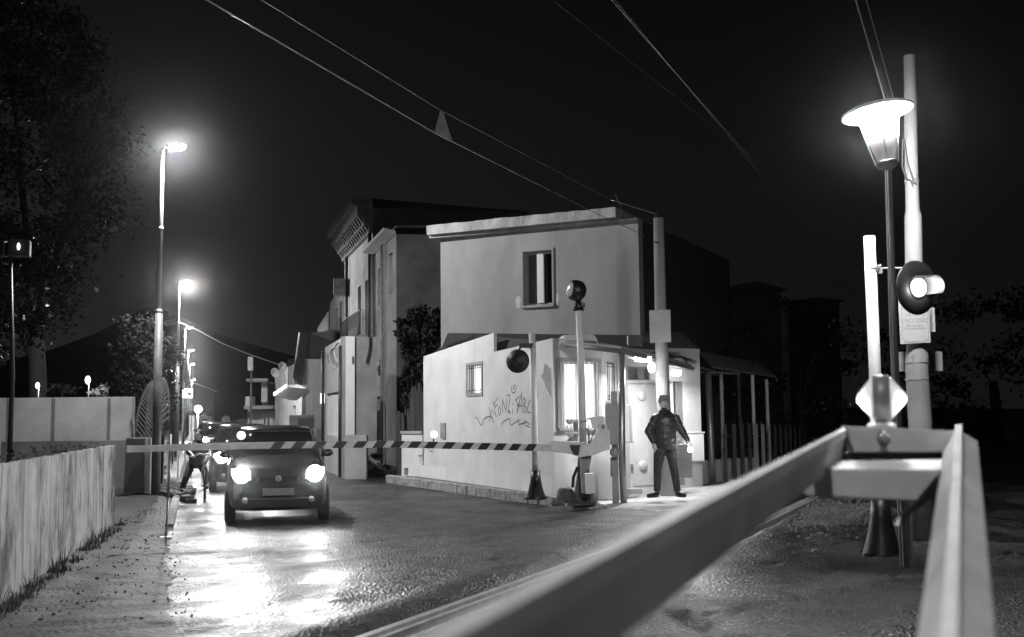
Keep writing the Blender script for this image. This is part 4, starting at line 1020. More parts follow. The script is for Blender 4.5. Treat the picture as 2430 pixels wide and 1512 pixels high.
# D: low white garage building
a = P(816, 1000, 31.3); b = P(770, 1000, 36.3); A_ = Vector((a.x, a.y, 0)); B_ = Vector((b.x, b.y, 0)); zd = PZ(816, 798, 31.3)
hd_ = thing('garage_building', 'low white garage with corrugated lit shutter and stained side wall', 'garage', (a.x, a.y, 0))
c5 = crop(590, 780, 3.78)
rg = wrect(*c5(782, 690), *c5(918, 1085), B_, A_)
g = MB(); wall(g, B_, A_, -.1, zd, .3, [rg]); g.build('front_wall', 'plaster', hd_)
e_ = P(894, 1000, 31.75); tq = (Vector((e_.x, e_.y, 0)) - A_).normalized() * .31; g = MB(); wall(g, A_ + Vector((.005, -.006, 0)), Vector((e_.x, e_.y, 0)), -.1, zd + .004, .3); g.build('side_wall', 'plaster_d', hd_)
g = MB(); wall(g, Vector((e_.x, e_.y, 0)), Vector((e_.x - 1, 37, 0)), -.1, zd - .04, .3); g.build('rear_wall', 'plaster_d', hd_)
g = MB(); s0, s1, z0, z1 = rg; AA, dd, nn = frame_of(B_, A_); n_ = int((s1 - s0) / .08)
for k in range(n_):
    x0 = s0 + (s1 - s0) * k / n_; x1 = s0 + (s1 - s0) * (k + .5) / n_; x2 = s0 + (s1 - s0) * (k + 1) / n_
    for p_, q_, o1, o2 in ((x0, x1, .05, .11), (x1, x2, .11, .05)):
        g.face((AA + dd * p_ + nn * o1 + up * z0, AA + dd * q_ + nn * o2 + up * z0, AA + dd * q_ + nn * o2 + up * z1, AA + dd * p_ + nn * o1 + up * z1))
g.build('shutter', 'plaster', hd_)
nB = Vector((dd.y, -dd.x, 0)); nB = nB if nB.x < 0 else -nB
g = MB(); g.tube([A_ - dd * .25 + nB * .08, A_ - dd * .25 + nB * .08 + up * (zd - .25)], .055, 8); g.tube([B_ + nB * .06, B_ + nB * .06 + up * (zd - .1)], .05, 8); g.build('downpipe', 'dark', hd_)
g = MB()
for (x, y) in ((862, 350), (905, 300)):
    pts = [onwall(*c5(x + rr * 42 * math.cos(t), y + 92 * math.sin(t) * rr), B_, A_) for rr in (1,) for t in [math.pi * (.45 + 1.1 * k / 16) for k in range(17)]]
    g.tube([p + nB * .01 for p in pts], .035, 6)
g.build('hoop_mould', 'white', hd_)
g = MB(); pts = [onwall(*c5(x, y), B_, A_) + nB * .004 for x, y in ((785, 330), (820, 300), (915, 240), (915, 440), (860, 445), (800, 400))]; g.prism(pts, -nB * .003 + nB * .006); g.build('faded_panel', 'plaster_old', hd_)
g = MB(); AA2, dd2, nn2 = frame_of(A_, Vector((e_.x, e_.y, 0)))
q = onwall(*c5(1005, 380), A_, Vector((e_.x, e_.y, 0))); g.ell(q, (.12, .03, .28)); g.build('wall_stain', 'plaster_dark', hd_)
g = MB(); pts = [onwall(*c5(x, y), A_, Vector((e_.x, e_.y, 0))) - nn2 * .03 for x, y in ((1180, 160), (1178, 260), (1165, 330), (1150, 400))]; g.tube(pts, .03, 6); g.build('cable', 'dark', hd_)
g = MB(); q = P(*c5(748, 730), 36.4); g.box(q, (.16, .1, .34), .2, .01); tag(g.build('lit_box_sign', 'sign_lit'), 'tiny lit box sign on the far corner of the garage', 'sign')
# low yard wall + plant pot in front of the garage side
g = MB(); a, b = P(*c5(970, 1300), 31.0), P(*c5(1150, 1300), 30.6); zz = PZ(*c5(1000, 1070), 31.0); g.box(((a.x + b.x) / 2, 30.8, zz / 2), (b.x - a.x, .35, zz)); tag(g.build('yard_wall', 'plaster_d'), 'short weathered wall stub in front of the garage side wall', 'wall')
q = P(*c5(1190, 1290), 31.5); t = thing('bush', 'small dark bush by the door of the narrow house', 'bush', (q.x, q.y, 0)); g = MB(); leafcloud(g, (q.x + .15, 31.5, .35), (.35, .3, .35), 700, .1, .4, 12, 33); g.build('foliage', 'leafdull', t)
g = MB(); g.tube([(q.x + .15, 31.5, -.1), (q.x + .15, 31.5, .3)], .03, 6); g.build('stem', 'bark', t)

# E: house with balcony and satellite dishes
YE = 50.0; a = P(725, 1000, YE); b = P(652, 1000, 64); A_ = Vector((a.x, a.y, 0)); B_ = Vector((b.x, b.y, 0))
he = thing('balcony_house', 'house with a deep corner balcony and a steep roof edge, two satellite dishes on it', 'house', (a.x, a.y, 0))
ze = PZ(735, 852, YE); z2 = PZ(712, 795, YE)
g = MB(); wall(g, B_, A_, -.1, ze, .3, [wrect(*c5(472, 800), *c5(500, 880), B_, A_)]); g.build('front_wall', 'plaster', he)
e_ = P(775, 1000, 50.6); g = MB(); wall(g, A_ + Vector((.005, -.006, 0)), Vector((e_.x, e_.y, 0)), -.1, ze + .004, .3); g.build('side_wall', 'plaster', he)
g = MB(); a1 = P(735, 852, 50.5); b1 = P(775, 780, 52); g.prism([Vector((a1.x, 50.6, ze)), P(735, 790, 50.6), P(790, 784, 50.6), Vector((b1.x + .5, 50.6, ze))], (0, 3, 0)); g.build('upper_storey', 'plaster_dark', he)
g = MB(); p0, p1 = P(712, 787, 49.6), P(737, 790, 49.6); p2, p3 = P(717, 890, 49.6), P(692, 905, 49.6)
g.prism([P(712, 789, 50), P(735, 787, 50), P(716, 885, 50), P(697, 897, 50)], (-1.2, 6, 0)); g.build('roof', 'tile', he)
g = MB(); g.tube([P(711, 790, 49.7), P(696, 898, 49.7)], .05, 6); g.build('gutter', 'galv', he)
g = MB(); sl = [P(*c5(425, 605), 50), P(*c5(618, 630), 48.8), P(*c5(300, 705), 55)]
g.prism([P(*c5(430, 628), 49.6), P(*c5(620, 640), 49.6), P(*c5(610, 670), 49.6), P(*c5(500, 745), 49.6), P(*c5(440, 740), 49.6), P(*c5(300, 700), 49.6), P(*c5(420, 605), 49.6)], (-.3, 1.6, 0)); bl = g.build('balcony', 'plaster_old', he)
g = MB()
for k in range(14):
    q = P(*c5(432 + k * 13, 604), 49.5); g.tube([q, q + up * 1.15 + Vector((.0, 0, 0))], .025, 5)
g.build('railing', 'plaster_dark', bl)
g = MB()
for k in range(10):
    q = P(*c5(302 + k * 12, 690 - k * 8.2), 49.4); g.box(q, (.10, .05, .16), k * .7)
g.build('light_garland', 'reflector', bl)
for x, y, lab in ((303, 495, None), (372, 438, None)):
    q = P(*c5(x, y), 54); g = MB(); g.lathe([(0, 0), (.12, .01), (.23, .05), (.24, .06), (.23, .06), (.12, .025), (0, .015)], q, (.75, -.8, .25), 20, cap=False); g.tube([q, q + Vector((.1, .3, -.8))], .03, 6); g.build('satellite_dish', 'plate', he)
g = MB()
for k in range(9):
    q = P(*c5(522 + k * 17, 905), 47.5); q2 = P(*c5(522 + k * 17, 1000), 47.5); g.tube([q2, q], .025, 5)
fe = thing('yard_fence', 'pale barred yard fence on a low wall before the balcony house', 'fence', (P(680, 1000, 47.5).x, 47.5, 0)); g.build('bars', 'plaster_dark', fe)
g = MB(); a, b = P(*c5(440, 885), 47.9), P(*c5(665, 885), 47.9); g.box(((a.x + b.x) / 2, 48, a.z / 2), (b.x - a.x, .2, a.z)); g.build('wall', 'plaster_old', fe)
g = MB(); a, b = P(*c5(520, 1010), 47.3), P(*c5(685, 1010), 47.3); g.box(((a.x + b.x) / 2, 47.3, a.z / 2), (b.x - a.x, .3, a.z)); g.build('plinth', 'plaster', fe)

# F: far house with two projecting balconies
YF = 66.0
hf = thing('far_house', 'far house with two stacked projecting balconies and a slim column', 'house', (P(640, 1000, YF).x, YF, 0))
def fb(nm, m_, x0, y0, x1, y1, Yd, dy): 
    g = MB(); a, b = P(*c5(x0, y0), Yd), P(*c5(x1, y1), Yd); g.box(((a.x + b.x) / 2, Yd + dy / 2, (a.z + b.z) / 2), (abs(b.x - a.x), dy, abs(a.z - b.z)), 0); return g.build(nm, m_, hf)
fb('wall', 'plaster', 55, 1010, 340, 830, YF, 6); fb('upper_wall', 'plaster_dark', 190, 830, 345, 560, YF + 1.2, 5); fb('lit_wall', 'plaster', 192, 1000, 290, 845, YF - .2, .15)
fb('column', 'plaster', 180, 765, 238, 560, YF - .6, .5)
b1 = fb('balcony', 'plaster_old', 20, 830, 330, 795, YF - 1.6, 1.6); g = MB(); a, b = P(*c5(32, 800), YF - 1.6), P(*c5(96, 712), YF - 1.6); g.box(((a.x + b.x) / 2, YF - 1.2, (a.z + b.z) / 2), (b.x - a.x, .8, b.z - a.z)); g.build('planter_screen', 'plaster', b1)
fb('roof', 'plaster_old', 40, 575, 240, 545, YF - 1.8, 2)
for x in (205, 240): fb('window', 'dark', x, 1000, x + 14, 910, YF - .24, .03)
fb('window', 'dark', 58, 910, 74, 850, YF - .06, .05)
# distant buildings, poles and signs down the road
for i, (x0, x1, yt, Yd, lab, m_) in enumerate(((449, 461, 986, 92, 'small white house left of the bright distant lamp', 'plaster'), (462, 491, 1001, 95, 'low pale house under the bright distant lamp', 'plaster'), (513, 525, 1004, 110, 'small bright house front far down the road', 'plaster'), (570, 585, 1003, 80, 'low pale wall beyond the far house', 'plaster_old'))):
    t = thing('distant_house', lab, 'house', (P(x0, 1000, Yd).x, Yd, 0), 0, 'distant houses')
    a, b = P(x0, yt, Yd), P(x1, yt, Yd); g = MB(); g.box(((a.x + b.x) / 2, Yd + 2, a.z / 2), (b.x - a.x, 4, a.z)); g.build('wall', m_, t)
    g = MB(); g.box(((a.x + b.x) / 2, Yd + 1.98, a.z + .12), (b.x - a.x + .5, 4.5, .22)); g.build('roof', 'tile', t)
    g = MB(); g.box(((a.x * .6 + b.x * .4), Yd - .02, 1.4), ((b.x - a.x) * .16, .05, 1.4)); g.build('door', 'dark', t)
q = P(470, 971, 88); t = thing('distant_lamp', 'bright globe lamp above the low pale house far down the road', 'lamp', (q.x, 88, 0)); g = MB(); g.tube([(q.x, 88, 0), (q.x, 88, q.z)], .06, 6); g.build('pole', 'metal', t); g = MB(); g.ell(q, (.28, .28, .28)); g.build('globe', 'lampfar', t); light('POINT', 'distant_glow', (q.x, 87.5, q.z), 1500, t, shadow_soft_size=.2)
for x, yt, yb, s_, Yd, lab in ((537, 997, 1020, .62, 75, 'small road sign on a post far down the road'), (499, 999, 1020, .55, 75, 'dim round road sign left of the small road sign')):
    q = P(x, yt, Yd); t = thing('road_sign', lab, 'road sign', (q.x, Yd, 0)); g = MB(); g.tube([(q.x, Yd, 0), (q.x, Yd, q.z)], .035, 6); g.build('post', 'metal', t)
    g = MB(); g.box((q.x, Yd - .06, q.z), (s_, .04, s_ * 1.1)) if x > 540 else g.lathe([(.3, 0), (.3, .04)], (q.x, Yd - .1, q.z), (0, 1, 0), 18); g.build('board', 'plate', t)
for x, yt, Yd, lab in ((505, 931, 70, 'plain utility pole far down the road'), (596, 872, 60, 'utility pole with a pale box, in front of the far house')):
    q = P(x, yt, Yd); t = thing('utility_pole', lab, 'utility pole', (q.x, Yd, 0)); g = MB(); g.tube([(q.x, Yd, 0), (q.x, Yd, q.z)], [.07, .05], 8); g.build('pole', 'plaster_dark', t)
    if x > 580: g = MB(); g.box((q.x, Yd - .15, q.z + .2), (.28, .2, .75)); g.build('box', 'plate', t)
# houses hidden dark mass behind lamps

# ================================================================== CROSSING EQUIPMENT
c4 = crop(2000, 520, 2.52); c5b = crop(1850, 980, 2.625); cp = crop(1560, 950, 5.4); c2 = crop(0, 850, 3.024)
up = Vector((0, 0, 1))
def skirt(mb, x, y, z, r, h):
    mb.lathe([(r * 2.6, 0), (r * 2.55, .02), (r * 1.9, h * .3), (r * 1.35, h * .65), (r * 1.12, h), (r * .9, h)], (x, y, z), (0, 0, 1), 20)
    for k in range(4):
        a = k * math.pi / 2 + .6; mb.box((x + math.cos(a) * r * 2.7, y + math.sin(a) * r * 2.7, z + .02), (r * .9, r * .9, .035), a)
# post A with the bell-shaped signal seen from behind
pa = P(1271, 1168, 20.55); za = .19
sA = thing('signal_post', 'signal post on a black flared foot, its dark disc hanging before the painted wall', 'signal post', (pa.x, 20.55, 0), 0, 'crossing signal posts')
ta = P(1262, 791, 20.55); g = MB(); g.tube([(pa.x, 20.55, za + .1), (pa.x - .01, 20.55, 1.6), (ta.x, 20.55, ta.z)], .062, 16); g.build('pole', 'white', sA)
g = MB(); skirt(g, pa.x, 20.55, za - .03, .075, .53); g.build('foot', 'black', sA)
dA = P(1228, 857, 20.45); g = MB(); g.lathe([(0, -.10), (.10, -.095), (.15, -.05), (.215, -.02), (.225, 0), (.215, .02), (.1, .03), (0, .03)], dA, (.25, .95, .0), 28, cap=False); hd1 = g.build('signal_head', 'dark', sA)
g = MB(); g.lathe([(.115, -.115), (.125, -.11), (.125, -.10), (.115, -.10)], dA, (.25, .95, 0), 24, cap=False); g.build('ring', 'black', hd1)
g = MB(); q = P(1248, 820, 20.5); g.box(q, (.26, .10, .085), 0, .01); g.tube([q + Vector((-.06, 0, 0)), P(1232, 828, 20.5), dA], .022, 6); g.build('bracket', 'black', sA)
# post B: tall tube with barrel head, behind the far barrier machine
pb2 = P(1385, 1168, 19.7)
sB = thing('signal_post', 'tallest signal post with a barrel-shaped black head, behind the far barrier machine', 'signal post', (pb2.x, 19.7, 0), 0, 'crossing signal posts')
tb = P(1373, 733, 19.7); g = MB(); g.tube([(pb2.x, 19.7, .3), (P(1380, 900, 19.7).x, 19.7, PZ(1380, 900, 19.7)), (tb.x, 19.7, tb.z)], [.07, .065, .062], 16); g.build('pole', 'white', sB)
g = MB(); skirt(g, pb2.x, 19.7, .14, .085, .80); g.build('foot', 'rust', sB)
hB = P(1369, 690, 19.65); ax = Vector((-.93, -.34, .10))
g = MB(); g.lathe([(0, -.15), (.12, -.13), (.17, -.08), (.19, -.02), (.19, .05), (.17, .12), (.15, .14), (0, .135)], hB, ax, 28, cap=False); h_ = g.build('signal_head', 'black', sB)
g = MB(); g.lathe([(.13, .14), (.125, .155), (.08, .175), (0, .185)], hB, ax, 24, cap=False); g.build('lens', mat('clear lens', .7, .15, coat=1), h_)
g = MB(); q = P(1372, 727, 19.7); g.tube([q + up * .10, q - up * .08], [.055, .10], 12); g.box(q + Vector((.02, 0, .02)), (.2, .12, .07), 0, .01); g.build('bracket', 'black', sB)
# post C: near white tube with big round signal
YC_ = 12.0; pc_ = P(2092, 1290, YC_)
sC = thing('signal_post', 'nearest signal post, a white tube with a lit hooded round signal on the right', 'signal post', (pc_.x, YC_, 0), 0, 'crossing signal posts')
tc_ = P(2062, 561, YC_); m1 = P(2076, 894, YC_); g = MB(); g.tube([(pc_.x, YC_, .35), m1, tc_], [.066, .064, .062], 20); g.build('pole', 'white', sC)
g = MB(); skirt(g, pc_.x, YC_, .16, .082, .62); g.build('foot', 'black', sC)
hc_ = P(2174, 683, YC_ - .25); fx = Vector((.42, -.90, -.04)).normalized()
g = MB(); g.lathe([(0, -.10), (.14, -.09), (.21, -.05), (.285, -.015), (.295, .0), (.285, .012), (.12, .02), (0, .02)], hc_, fx, 36, cap=False); h_ = g.build('signal_head', 'black', sC)
g = MB(); g.lathe([(.105, .022), (.10, .05), (.06, .07), (0, .075)], hc_, fx, 24, cap=False); g.build('lens', 'signal', h_)
# hood: upper two thirds of a tube
sx = fx.cross(up).normalized(); sy = sx.cross(fx).normalized(); N = 22; g = MB(); rows = []
for L_, k0 in ((.0, 0), (.12, 0), (.26, 3)):
    rows.append([hc_ + fx * (.02 + L_) + (sx * math.cos(t) + sy * math.sin(t)) * (.125 - L_ * .05) for t in [math.radians(48 + 8 * k0 / 3 + (168 - 8 * k0 / 3) * j / N) for j in range(N + 1)]])
for r_ in range(2):
    for j in range(N):
        a, b, c, d = rows[r_][j], rows[r_][j + 1], rows[r_ + 1][j + 1], rows[r_ + 1][j]; g.face((a, b, c, d))
        cen = hc_ + fx * .1; o = lambda p: p + (p - (hc_ + fx * (p - hc_).dot(fx))).normalized() * .004
        g.face((o(a), o(d), o(c), o(b)))
g.build('hood', 'dark', h_)
light('POINT', 'signal_glow', hc_ + fx * .12 + Vector((0, 0, -.02)), 9, sC, shadow_soft_size=.03)
g = MB(); q = P(2070, 640, YC_); g.lathe([(.066, -.012), (.075, -.012), (.075, .012), (.066, .012)], P(2070, 637, YC_), (0, 0, 1), 20, cap=False)
g.box(P(2084, 643, YC_), (.07, .05, .06)); g.tube([P(2078, 637, YC_), P(2140, 636, YC_), P(2160, 640, YC_ - .05), hc_], .012, 8); g.tube([P(2082, 631, YC_), P(2090, 630, YC_)], .01, 6); g.build('bracket', 'galv', sC)

# ------------------------------------------------------------------ far barrier
YM = 18.75
fb_ = thing('far_barrier', 'closed striped barrier across the road with its white drive housing', 'level crossing barrier', (P(1400, 1150, YM).x, YM, 0), 0)
def plate_(pts, Y, dy, m_, nm, par, f=c3, bev=0):
    g = MB(); g.prism([P(*f(x, y), Y) for x, y in pts], (0, dy, 0))
    if bev: bmesh.ops.bevel(g.bm, geom=g.bm.edges[:], offset=bev, segments=2, affect='EDGES', profile=.6)
    return g.build(nm, m_, par)
hs1 = plate_([(445, 700), (590, 700), (655, 600), (690, 430), (740, 395), (785, 430), (800, 510), (832, 515), (840, 770), (780, 795), (700, 800), (620, 850), (460, 860), (400, 880)], YM - .12, .30, 'cream', 'drive_housing', fb_, bev=.015)
plate_([(520, 345), (600, 325), (760, 315), (775, 430), (690, 430), (650, 470), (600, 475), (590, 360), (530, 370)], YM + .06, .25, 'cream', 'housing_cap', fb_, bev=.012)
g = MB(); g.lathe([(.035, 0), (.035, .02), (.02, .03), (0, .03)], P(*c3(745, 455), YM - .13), (0, -1, 0), 14); g.build('bolt', 'metal', hs1)
plate_([(430, 860), (585, 860), (560, 1000), (490, 1090), (500, 1370), (455, 1370), (440, 1100)], YM + .02, .22, 'metal', 'pedestal', fb_)
plate_([(485, 1105), (615, 1105), (640, 1370), (510, 1380)], YM + .45, .3, 'cream', 'junction_box', fb_)
plate_([(0, 655), (440, 672), (500, 675), (500, 705), (445, 705), (400, 860), (330, 850), (265, 822), (0, 800)], YM - .16, .14, 'white', 'arm_root', fb_, bev=.008)
plate_([(285, 712), (430, 710), (405, 850), (352, 850), (318, 800)], YM - .175, .01, 'dark', 'arm_root_plate', fb_)
for cx, cy, rr in ((285, 385, 48), (300, 560, 52)):
    q = P(*c3(cx, cy), YM + .1); r_ = rr / 5.6 * .9716 / 2600 * YM
    g = MB(); g.lathe([(r_ * 1.25, .035), (r_ * 1.15, 0), (r_ * .8, -.04), (r_ * .35, -.06), (0, -.062)], q, (0, 0, 1), 20); g.tube([q + up * .01, P(*c3(400, cy - 5), YM + .12)], .022, 8); g.build('warning_bell', 'cream', fb_)
plate_([(325, 400), (400, 395), (400, 660), (240, 660), (300, 590), (345, 520)], YM + .2, .05, 'metal', 'bell_bracket', fb_)
g = MB(); g.tube([P(*c3(640, 470), YM - .1), P(*c3(560, 690), YM - .1)], .012, 6); g.tube([P(*c3(500, 500), YM - .1), P(*c3(540, 500), YM - .1), P(*c3(548, 540), YM - .1), P(*c3(548, 690), YM - .1)], .016, 8); g.tube([P(*c3(420, 395), YM - .05), P(*c3(520, 385), YM - .05)], .02, 8); g.build('linkage', 'galv', fb_)
g = MB(); g.tube([P(*c3(410, 880), YM - .02), P(*c3(415, 1060), YM - .04), P(*c3(430, 1370), YM)], .016, 6); g.tube([P(*c3(395, 1010), YM), P(*c3(335, 1150), YM), P(*c3(325, 1290), YM)], .03, 6); g.build('cable', 'dark', fb_)
# arm
AP = [(1306, 1063.5, 18.62), (1264, 1062, 18.48), (934, 1054, 17.2), (700, 1056, 16.55), (560, 1058, 16.2), (300, 1066, 15.6)]
pts = [P(*q) for q in AP]; hh = [.060, .058, .052, .050, .048, .046]; ad = (pts[-1] - pts[0]).normalized(); an = Vector((-ad.y, ad.x, 0)); an = an if an.y < 0 else -an
g = MB(); rings = []
for p, h in zip(pts, hh): rings.append([g.bm.verts.new(v) for v in (p + an * .03 - up * h, p + an * .03 + up * h, p - an * .03 + up * h, p - an * .03 - up * h)])
for i in range(len(pts) - 1):
    for j in range(4): g.bm.faces.new((rings[i][j], rings[i][(j + 1) % 4], rings[i + 1][(j + 1) % 4], rings[i + 1][j]))
g.bm.faces.new(rings[0]); g.bm.faces.new(rings[-1][::-1]); arm = g.build('arm', 'arm', fb_)
def arm_at(x):
    for a, b, pa_, pb_2, ha, hb2 in zip(AP[:-1], AP[1:], pts[:-1], pts[1:], hh[:-1], hh[1:]):
        if b[0] <= x <= a[0]: t = (a[0] - x) / (a[0] - b[0]); return pa_.lerp(pb_2, t), ha + (hb2 - ha) * t
    return pts[0], hh[0]
g = MB()
for x in (1256, 1217, 1180, 1141, 1101, 1057, 1016, 979, 940, 898, 851, 803, 755, 707, 657):
    wpx = 22 if x > 900 else 25; q = []
    for dx, s in ((-wpx * .5 - 6, -1), (wpx * .5 - 6, -1), (wpx * .5 + 6, 1), (-wpx * .5 + 6, 1)):
        p, h = arm_at(x + dx); q.append(p + an * .032 + up * h * s * .995)
    g.prism(q, an * .002)
g.build('stripes', 'dark', arm)
q = arm_at(402)[0]; gr = Vector((P(402, 1272, 16.0).x, q.y, 0)); g = MB(); g.tube([q, q.lerp(gr, .55)], .022, 8); g.tube([q.lerp(gr, .5), gr + up * .03], .015, 8); g.box(gr + up * .02, (.16, .1, .035), 0, .005); g.build('support_rod', 'galv', fb_)
g = MB(); g.lathe([(.05, -.045), (.055, -.03), (.05, -.03), (0, -.02)], q, an, 14); g.build('rod_pivot', 'metal', fb_)
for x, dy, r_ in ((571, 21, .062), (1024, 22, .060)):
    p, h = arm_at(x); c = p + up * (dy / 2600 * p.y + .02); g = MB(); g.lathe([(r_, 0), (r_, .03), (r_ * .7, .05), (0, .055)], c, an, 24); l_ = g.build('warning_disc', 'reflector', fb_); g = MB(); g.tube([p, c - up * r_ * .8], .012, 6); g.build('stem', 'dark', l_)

# stone bollard
g = MB(); bp = P(*c3(230, 1440), 19.0); ctr = P(1345, 1205, 18.9); 
g.prism([P(*c3(x, y), 18.8) for x, y in ((110, 1500), (125, 1420), (150, 1330), (180, 1310), (310, 1315), (345, 1350), (410, 1430), (470, 1500))], (0, .45, 0))
bmesh.ops.triangulate(g.bm, faces=g.bm.faces[:]); bmesh.ops.subdivide_edges(g.bm, edges=g.bm.edges[:], cuts=3)
for v in g.bm.verts: v.co += Vector((noise.noise(v.co * 7), noise.noise(v.co * 7 + Vector((3, 3, 3))), noise.noise(v.co * 7 + Vector((9, 3, 3))))) * .022
tag(g.build('boulder', mat('rough stone', .12, .9, .6, 8, bump=1, bscale=25)), 'rough stone block at the near end of the kerb', 'stone')

# ------------------------------------------------------------------ near barrier (out of focus, close to the camera)
nb = thing('near_barrier', 'huge blurred barrier arms in the foreground with a lit double warning lamp on top', 'level crossing barrier', (1.4, 3.9, 0))
D1 = ray(2242, 896).normalized(); D2 = ray(2288, 703).normalized()
def beam(sec, D, Yn, nm, m_='arm'):
    L = 3.9 / D.y * (1 - Yn / 3.9); g = MB(); f = [P(x, y, Y) for x, y, Y in sec]; nr = [p - D * ((p.y - Yn) / D.y) for p in f]
    n_ = len(f); K = 10; rings = [[g.bm.verts.new(a.lerp(b, k / K)) for a, b in zip(f, nr)] for k in range(K + 1)]
    for k in range(K):
        for j in range(n_): g.bm.faces.new((rings[k][j], rings[k][(j + 1) % n_], rings[k + 1][(j + 1) % n_], rings[k + 1][j]))
    g.bm.faces.new(rings[0]); g.bm.faces.new(rings[-1][::-1]); return g.build(nm, m_, nb)
beam([(2002, 1016, 4.03), (2007, 1012, 3.99), (2010, 1018, 3.92), (2009, 1037, 3.865), (2004, 1041, 3.87), (1997, 1094, 3.88), (1990, 1090, 4.08)], D1, .25, 'beam')
beam([(2238, 1064, 3.9), (2264, 1022, 3.92), (2266, 1008, 3.92), (2282, 1006, 3.95), (2284, 1026, 3.95), (2319, 1047, 3.98), (2318, 1100, 3.98), (2240, 1104, 3.9)], D2, .25, 'beam')
f5 = c5b
pl = MB(); pl.prism([P(*f5(x, y), 3.86) for x, y in ((570, 160), (1280, 190), (1240, 215), (1195, 330), (620, 330), (590, 250))], (0, .07, 0)); bmesh.ops.bevel(pl.bm, geom=pl.bm.edges[:], offset=.004, segments=1, affect='EDGES'); cr = pl.build('cross_plate', 'arm', nb)
pl = MB(); pl.prism([P(*f5(x, y), 3.90) for x, y in ((560, 330), (1210, 330), (1190, 372), (600, 372))], (0, .05, 0)); pl.build('lower_lip', 'dark', cr)
pl = MB(); a = [P(*f5(x, y), 3.30) for x, y in ((295, 432), (1190, 440), (1020, 645), (300, 612))]
b = [P(*f5(x, y), 3.62) for x, y in ((300, 388), (1195, 370), (1090, 560), (310, 560))]
pl.hexa([a[3], a[2], b[2], b[3], a[0], a[1], b[1], b[0]]); bmesh.ops.bevel(pl.bm, geom=pl.bm.edges[:], offset=.006, segments=2, affect='EDGES'); pl.build('cross_plate', 'arm', nb)
pl = MB(); pl.prism([P(*f5(x, y), 3.34) for x, y in ((1035, 640), (1190, 440), (1130, 620), (960, 740), (900, 800), (920, 740))], (0, .03, 0)); pl.build('gusset', 'metal', nb)
YL = 4.0; lc = P(*c4(383, 1140), YL); g = MB(); r0 = .068
g.lathe([(r0 * 1.12, -.030), (r0 * 1.22, -.028), (r0 * 1.22, .028), (r0 * 1.12, .030)], lc, (.95, -.32, 0), 24); wl = g.build('warning_lamp', 'metal', nb)
for sg in (-1, 1):
    g = MB(); g.lathe([(r0 * 1.15, .031), (r0 * 1.0, .040), (r0 * .22, .083), (0, .086)], lc, (sg * .95, -.32 * sg, 0), 28); ln = g.build('lens', 'beacon', wl)
for sg in (-1, 1): light('POINT', 'warning_glow', lc + Vector((sg * .95, -.32 * sg, 0)) * .098 + Vector((0, -.02, -.03)), .9, wl, shadow_soft_size=.012)
g = MB(); q = P(*c4(380, 1285), YL); g.box(q, (.060, .05, .06), 0, .004); g.lathe([(.05, 0), (.05, .02), (.03, .03)], P(*c4(385, 1335), YL), (0, 0, 1), 16); g.build('lamp_foot', 'metal', wl)
g = MB(); q = P(*c4(388, 1395), 3.83); g.lathe([(.021, 0), (.021, .03), (.012, .04)], q, (0, -1, 0), 6); g.tube([P(*c4(385, 1350), 3.86), q], .012, 8); g.build('clamp_bolt', 'metal', nb)

# ------------------------------------------------------------------ lantern
YLn = 10.8; bl = P(2146, 1338, YLn); tl = P(2107, 398, YLn)
ln = thing('street_lantern', 'bright round-brimmed street lantern on a slim fluted pole at the right', 'street lantern', (bl.x, YLn, 0))
g = MB(); md = P(2120, 800, YLn); g.tube([(bl.x, YLn, 0), md, tl], [.040, .034, .030], 14)
for k in range(6):
    a = k * math.pi / 3; o = Vector((math.cos(a), math.sin(a), 0)); g.tube([Vector((bl.x, YLn, 0)) + o * .038, md + o * .032, tl + o * .028], .008, 5)
g.build('pole', 'galv', ln)
tilt = Vector((-.12, .07, 1)).normalized(); b0_ = P(2106, 396, YLn); H = (PZ(2106, 262, YLn) - b0_.z)
rt = .185; rb = .095
g = MB(); g.lathe([(.03, -.04), (.07, -.01), (rb, .0), (rb + .01, .03), (rb + .01, .05), (.03, .06)], b0_, tilt, 24); g.build('socket', 'dark', ln)
g = MB()
g.lathe([(rb, .055), (rb + (rt - rb) * .52, H * .50), (rb + (rt - rb) * .50, H * .50), (rb - .006, .055)], b0_, tilt, 24, cap=False); 
g.build('lower_glass', mat('frosted glass', .35, .5, trans=.35), ln)
g = MB(); g.lathe([(.10, H * .50), (.135, H * .55), (.165, H * .97), (.05, H * .99)], b0_, tilt, 24); LAMPM = g.build('lamp', mat('lantern glow', .9, .3, emit=980), ln)
g = MB(); a1 = tilt.orthogonal().normalized(); b1_ = tilt.cross(a1)
for k in range(4):
    a = k * math.pi / 2 + .5; o = a1 * math.cos(a) + b1_ * math.sin(a); g.tube([b0_ + o * (rb + .012) + tilt * .03, b0_ + o * (rt + .02) + tilt * H], .008, 6)
g.build('struts', 'galv', ln)
g = MB(); g.lathe([(.16, H - .004), (.335, H - .02), (.352, H - .012), (.352, H + .006), (.30, H + .03), (.12, H + .07), (0, H + .08)], b0_, tilt, 40, cap=False); g.lathe([(.0, H - .003), (.16, H - .0045)], b0_, tilt, 40, cap=False); g.build('brim', mat('brim enamel', .85, .5), ln)

